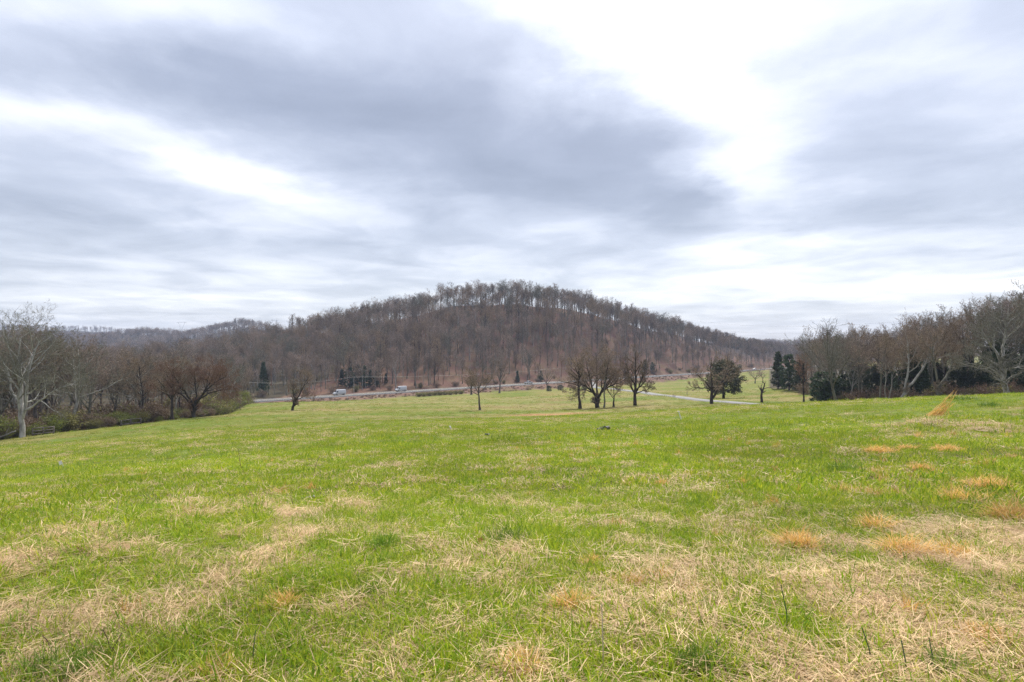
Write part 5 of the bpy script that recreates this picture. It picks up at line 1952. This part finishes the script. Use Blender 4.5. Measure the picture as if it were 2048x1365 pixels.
rail_fence([66, 87, 108], 89.5, 92.0, "weathered three-rail fence beside the pale tree at the left edge")
rail_fence([243, 262, 282], 103.0, 106.5, "grey rail fence half hidden at the foot of the left hedge", 2, 1.1)
for pts, r_, lab in [([(-20, 880), (10, 872), (32, 866)], .16, "pale fallen log leaning at the left picture edge"), ([(-15, 872), (12, 867), (26, 869)], .1, "thin fallen branch behind the leaning log at the left")]:
    q = []
    for j, (px, py) in enumerate(pts):
        x, y = XY(px, 86.5)
        q.append((x, y, gz(x, y) + .15 + .5 * j))
    q = np.array(q)
    b0 = q[0].copy()
    o = bpy.data.objects.new("fallen_log", None)
    COL.objects.link(o)
    o.location = b0
    tag(o, lab, "log", "fallen wood at the left edge")
    MB().tube(q - b0, [r_, r_ * .8, r_ * .5], 7).build("stem", B_PALE, o, True)
    MB().tube([(q - b0)[1], (q - b0)[1] + [.5, -.1, .8], (q - b0)[1] + [.8, -.1, 1.3]], [r_ * .4, r_ * .25, r_ * .1], 5).build("branch", B_PALE, o, True)

# ------------------------------------------------------------------ vehicles
M_VAN = solid("white_vehicle_paint", (0.50, 0.51, 0.53), .35, var=.05, scale=2, spec=.5)
M_GREYP = solid("grey_vehicle_paint", (0.20, 0.21, 0.23), .35, var=.05, scale=2)
M_GLASS = solid("dark_window_glass", (0.02, 0.024, 0.03), .08, var=.1, scale=2, spec=.6)
M_TYRE = solid("tyre_rubber", (0.018, 0.018, 0.018), .9)
M_RIM = solid("wheel_rim", (0.40, 0.40, 0.42), .4, metal=.7)
M_TRIM = solid("black_trim", (0.03, 0.03, 0.032), .6)
M_LAMP = solid("headlight_lens", (0.7, 0.7, 0.68), .15)
M_REDL = solid("tail_light_lens", (0.35, 0.015, 0.012), .2)


def vehicle(name, body, glass, width, wheels, rw_, z0, paint, x, y, z, rz, label, extras=(), lamps=None):
    o = bpy.data.objects.new(name, None)
    COL.objects.link(o)
    o.location = (x, y, z)
    o.rotation_euler = (0, 0, rz)
    tag(o, label, "van" if "van" in name else ("pickup" if "pickup" in name else "car"))
    zmax = max(p[1] for p in body)
    tp = lambda q: 1.0 - .16 * max(0, (q - zmax * .5) / (zmax * .5)) ** 1.5
    bo = MB().prism(body, width, 0, tp).build("body", paint, o)
    bv = bo.modifiers.new("bevel", 'BEVEL')
    bv.width = .05
    bv.segments = 2
    bv.limit_method = 'ANGLE'
    for g in glass:
        kind, poly = g
        if kind == "side":
            for sgn in (-1, 1):
                m = MB()
                zs = [p[1] for p in poly]
                A = [(p[0], sgn * (width / 2 * tp(p[1]) + .012), p[1]) for p in poly]
                B = [(p[0], sgn * (width / 2 * tp(p[1]) - .02), p[1]) for p in poly]
                n = len(poly)
                m.add(A + B, quads=[[i, (i + 1) % n, n + (i + 1) % n, n + i] for i in range(n)] + [[i for i in range(n)][:4]])
                m.build("window", M_GLASS, o)
        else:
            (xa, za), (xb, zb) = poly
            nx, nz = (zb - za), -(xb - xa)
            ll = math.hypot(nx, nz)
            nx, nz = nx / ll * .014, nz / ll * .014
            if (kind == "front") != (nx > 0):
                nx, nz = -nx, -nz
            wa, wb = width * .44 * tp(za), width * .43 * tp(zb)
            V = [(xa + nx, -wa, za + nz), (xa + nx, wa, za + nz), (xb + nx, wb, zb + nz), (xb + nx, -wb, zb + nz)]
            V += [(a - 3 * nx, b_, c - 3 * nz) for a, b_, c in V]
            MB().add(V, quads=[[0, 1, 2, 3], [4, 5, 6, 7], [0, 1, 5, 4], [1, 2, 6, 5], [2, 3, 7, 6], [3, 0, 4, 7]]).build("windscreen" if kind == "front" else "rear_window", M_GLASS, o)
    for wx in wheels:
        for sgn in (-1, 1):
            w = bpy.data.objects.new("wheel", None)
            COL.objects.link(w)
            w.parent = o
            w.location = (wx, sgn * (width / 2 - .10), rw_)
            MB().tube([(0, -.12, 0), (0, .12, 0)], rw_, 18).build("tyre", M_TYRE, w)
            MB().tube([(0, sgn * .115, 0), (0, sgn * .135, 0)], [rw_ * .62, rw_ * .55], 14).build("rim", M_RIM, w)
            MB().prism([(wx + (rw_ + .07) * math.cos(t), rw_ + (rw_ + .07) * math.sin(t)) for t in np.linspace(-.3, PI + .3, 12)], .02, sgn * (width / 2 - .001)).build("wheel_arch", M_TRIM, o)
    xf, xr = max(p[0] for p in body), min(p[0] for p in body)
    lz = lamps or .85
    for sgn in (-1, 1):
        MB().box((xf - .10, sgn * width * .38, lz), (.24, width * .18, .16)).build("headlight", M_LAMP, o)
        MB().box((xr + .02, sgn * width * .43, lz + .1), (.07, width * .10, .32)).build("tail_light", M_REDL, o)
        MB().box((xf - 1.6 if 'van' in name else xf - 1.75, sgn * (width / 2 + .09), 1.35 if 'van' in name else 1.05), (.12, .2, .18)).build("side_mirror", M_TRIM, o)
    MB().box((xf - .02, 0, .5), (.12, width * .95, .24)).build("front_bumper", M_TRIM, o)
    MB().box((xr + .02, 0, .5), (.12, width * .95, .2)).build("rear_bumper", M_TRIM, o)
    for fn in extras:
        fn(o)
    return o


RDIR = math.atan2(RT[1], RT[0])
VAN_B = [(-2.95, .38), (2.75, .38), (2.98, .55), (2.95, .95), (2.55, 1.18), (2.15, 1.35), (1.45, 2.25), (1.15, 2.50), (.9, 2.58), (-2.75, 2.60), (-2.93, 2.45), (-2.97, 1.2)]
VAN_G = [("side", [(1.02, 1.42), (1.88, 1.42), (1.36, 2.10), (1.02, 2.14)]), ("front", [(2.10, 1.42), (1.50, 2.20)]), ("rear", [(-2.965, 1.5), (-2.94, 2.15)])]
PICK_B = [(-2.9, .42), (2.75, .42), (2.9, .6), (2.86, 1.0), (2.7, 1.12), (1.45, 1.2), (.75, 1.78), (.55, 1.84), (-.55, 1.84), (-.72, 1.74), (-.9, 1.18), (-2.85, 1.16), (-2.92, .9)]
PICK_G = [("side", [(-.66, 1.22), (1.22, 1.22), (.72, 1.70), (-.56, 1.74)]), ("front", [(1.40, 1.22), (.80, 1.76)]), ("rear", [(-.90, 1.24), (-.74, 1.70)])]
CAR_B = [(-2.3, .35), (2.2, .35), (2.36, .5), (2.32, .8), (1.2, .98), (.45, 1.44), (.2, 1.49), (-.9, 1.47), (-1.2, 1.40), (-1.85, 1.05), (-2.28, 1.0), (-2.36, .7)]
CAR_G = [("side", [(-1.45, .98), (1.0, .98), (.42, 1.36), (-1.05, 1.38)]), ("front", [(1.15, 1.0), (.5, 1.41)]), ("rear", [(-1.82, 1.06), (-1.24, 1.38)])]


def on_road(px, lane):
    # where the sight line over this column crosses the lane
    a = (px - 1024) / F
    # x = a*y ; v = lane
    # (a*y - X0)*RNx + (y - Y0)*RNy = lane
    y = (lane + ROAD0[0] * RN[0] + ROAD0[1] * RN[1]) / (a * RN[0] + RN[1])
    return a * y, y


x, y = on_road(679, 1.7)
vehicle("cargo_van", VAN_B, VAN_G, 2.05, (-1.85, 1.85), .36, .38, M_VAN, x, y, ROAD_Z + .01, RDIR + PI, "white cargo van driving on the road, left one of two")
x, y = on_road(802, 1.7)
vehicle("cargo_van", VAN_B, VAN_G, 2.05, (-1.85, 1.85), .36, .38, M_VAN, x, y, ROAD_Z + .01, RDIR + PI, "white cargo van driving on the road, right one of two")


def bed(o):
    MB().box((-1.88, 0, 1.165), (1.7, 1.55, .03)).build("cargo_bed", M_TRIM, o)


x, y = on_road(1057, -1.7)
vehicle("pickup_truck", PICK_B, PICK_G, 1.95, (-1.75, 1.85), .39, .42, M_VAN, x, y, ROAD_Z + .01, RDIR, "silver-white pickup truck on the road above the small conifer", (bed,), .95)
x, y = on_road(1509, 1.7)
vehicle("white_car", CAR_B, CAR_G, 1.82, (-1.42, 1.42), .33, .35, M_VAN, x, y, ROAD_Z + .01, RDIR + PI, "white car on the far stretch of road above the round-crowned tree", (), .72)
# parked cars and a low shed glimpsed over the left hedge
for px, d, dz, rz_, paint, lab in [(300, 168, 0, .5, M_VAN, "white parked car glimpsed over the left hedge"), (326, 172, 0, -.4, M_GREYP, "grey parked car glimpsed over the left hedge beside the ivy-clad trunk"), (338, 178, 0, .2, M_VAN, "second white parked car behind the left hedge, right of the grey one")]:
    x, y = XY(px, d)
    vehicle("parked_car", CAR_B, CAR_G, 1.82, (-1.42, 1.42), .33, .35, paint, x, y, gz(x, y) + .02, rz_, lab, (), .72)
M_SHEDW = solid("shed_wall", (0.34, 0.32, 0.31), .8, scale=2)
M_ROOF = solid("shed_roof", (0.34, 0.34, 0.37), .6, var=.15, scale=3)
x, y = XY(262, 172)
sh_ = bpy.data.objects.new("garden_shed", None)
COL.objects.link(sh_)
sh_.location = (x, y, gz(x, y))
sh_.rotation_euler = (0, 0, .25)
tag(sh_, "low shed with a pale grey roof behind the left hedge", "shed")
MB().box((0, 0, 1.15), (4.6, 3.2, 2.5)).build("wall", M_SHEDW, sh_)
rf = MB().prism([(-2.0, 2.36), (0, 3.5), (2.0, 2.36), (2.0, 2.48), (0, 3.62), (-2.0, 2.48)], 5.2).build("roof", M_ROOF, sh_)
rf.rotation_euler = (0, 0, PI / 2)
MB().prism([(-1.6, 2.4), (0, 3.45), (1.6, 2.4)], 4.58).build("gable", M_SHEDW, sh_).rotation_euler = (0, 0, PI / 2)
MB().box((.2, -1.62, 1.0), (.95, .06, 2.0)).build("door", M_POST, sh_)
MB().box((-1.4, -1.62, 1.45), (.8, .05, .7)).build("window", M_GLASS, sh_)

# ------------------------------------------------------------------ poles, wires, pylons
M_WIRE = solid("pale_wire", (0.30, 0.28, 0.25), .5)
M_CABLE = solid("grey_cable", (0.22, 0.22, 0.23), .6)
M_POLE = solid("pole_wood", (0.34, 0.31, 0.28), .9, var=.2, scale=4)
poles = []
for px, v_, h, lab in [(480, 10, 8.0, "utility pole behind the road near the left wood"), (708, 12, 8.0, "pale utility pole in front of the dark cedars behind the road"), (1120, 12, 8.2, "utility pole behind the road by the field cluster"),
                       (1372, 13, 8.2, "utility pole behind the road above the drive"), (1511, 13, 9.0, "utility pole beyond the white car on the far road")]:
    x, y = on_road(px, v_)
    z = gz(x, y)
    o = bpy.data.objects.new("utility_pole", None)
    COL.objects.link(o)
    o.location = (x, y, z)
    tag(o, lab, "pole", "utility poles along the road")
    MB().tube([(0, 0, -.3), (0, 0, h * .5), (0, 0, h)], [.16, .14, .11], 8).build("shaft", M_POLE, o)
    MB().box((0, 0, h - .5), (1.8, .1, .12), RDIR + PI / 2).build("crossarm", M_POLE, o)
    for sgn in (-1, 1):
        MB().tube([(-RT[1] * .8 * sgn, RT[0] * .8 * sgn, h - .44), (-RT[1] * .8 * sgn, RT[0] * .8 * sgn, h - .28)], [.05, .035], 6).build("insulator", M_TRIM, o)
    poles.append(np.array([x, y, z + h - .28]))


def wire(name, a, b_, sag, rad, mat, label, group, n=24):
    t = np.linspace(0, 1, n)[:, None]
    q = a * (1 - t) + b_ * t
    q[:, 2] -= sag * 4 * (t * (1 - t))[:, 0]
    o = MB().tube(q - a, rad, 4, False).build(name, mat, None, True, tuple(a))
    tag(o, label, "wire", group)


nm = ["first", "second", "third", "fourth"]
for i in range(len(poles) - 1):
    for sgn, side in ((-1, "front"), (1, "back")):
        off = np.array([-RT[1] * .8 * sgn, RT[0] * .8 * sgn, 0])
        wire("overhead_wire", poles[i] + off, poles[i + 1] + off, 1.6, .024, M_WIRE, f"{side} overhead wire of the {nm[i]} span from the left along the road", "overhead wires along the road")
for k_, (y0, y1) in enumerate([(640, 630), (650, 640)]):
    wire("power_cable", P(1330, y0 - 8, 640), P(2150, y1 - 30, 300), 13 + k_ * 2, .035, M_CABLE, ["upper", "lower"][k_] + " thin power cable crossing the sky above the right wood", "power cables in the sky", 40)

M_PYLON = solid("pylon_steel", (0.22, 0.24, 0.28), .5, metal=.3)


def pylon(px, d, top_y, wpx, label, delta):
    x, y = XY(px, d)
    zb = gz(x, y)
    zt = EYE + (HY - top_y) / F * d
    w = wpx / F * d
    h = zt - zb
    o = bpy.data.objects.new("power_pylon", None)
    COL.objects.link(o)
    o.location = (x, y, zb)
    tag(o, label, "pylon", "power pylons on the far ridge")
    r_ = .20
    waist = h * .55
    for sx in (-1, 1):
        for sy in (-1, 1):
            MB().tube([(sx * w * .16, sy * 2.4, -1), (sx * w * .05, sy * .8, waist)], r_, 4).build("leg", M_PYLON, o)
        MB().tube([(sx * w * .05, 0, waist), (sx * w * .34, 0, h)], r_, 4).build("fork_arm", M_PYLON, o)
        if not delta:
            MB().tube([(sx * w * .34, 0, h), (sx * w * .30, 0, h + 3)], r_ * .8, 4).build("peak", M_PYLON, o)
        MB().tube([(sx * w * .30, 0, h - .3), (sx * w * .30, 0, h - 2.6)], .12, 4).build("insulator", M_PYLON, o)
    MB().tube([(-w * .5, 0, h), (w * .5, 0, h)], r_ * 1.2, 4).build("crossarm", M_PYLON, o)
    m = MB()
    nb_ = 6
    for i in range(nb_):
        za, zc = waist * i / nb_, waist * (i + 1) / nb_
        wa, wc = w * (.16 - .11 * i / nb_), w * (.16 - .11 * (i + 1) / nb_)
        m.tube([(-wa, -2.4 + 1.6 * i / nb_, za), (wc, -2.4 + 1.6 * (i + 1) / nb_, zc)], .1, 3, False)
        m.tube([(wa, -2.4 + 1.6 * i / nb_, za), (-wc, -2.4 + 1.6 * (i + 1) / nb_, zc)], .1, 3, False)
    tag(m.build("bracing", M_PYLON, o), kind="stuff")


pylon(363, 1150, 645, 20, "delta-shaped steel power pylon on the far ridge at left", True)
pylon(549, 1160, 641, 15, "steel power pylon with raised peaks right of the far knoll", False)

# ------------------------------------------------------------------ the air
HAZE_DENS = 0.00015
m, nt, out = nodes_of("thin_haze")
pv = nt.nodes.new("ShaderNodeVolumePrincipled")
pv.inputs["Color"].default_value = (0.62, 0.74, 1.0, 1)
pv.inputs["Density"].default_value = HAZE_DENS
nt.links.new(pv.outputs[0], out.inputs["Volume"])
hz = MB().box((0, 0, 33), (5000, 5000, 130)).build("haze", m)
tag(hz, kind="stuff")
hz.display_type = 'WIRE'
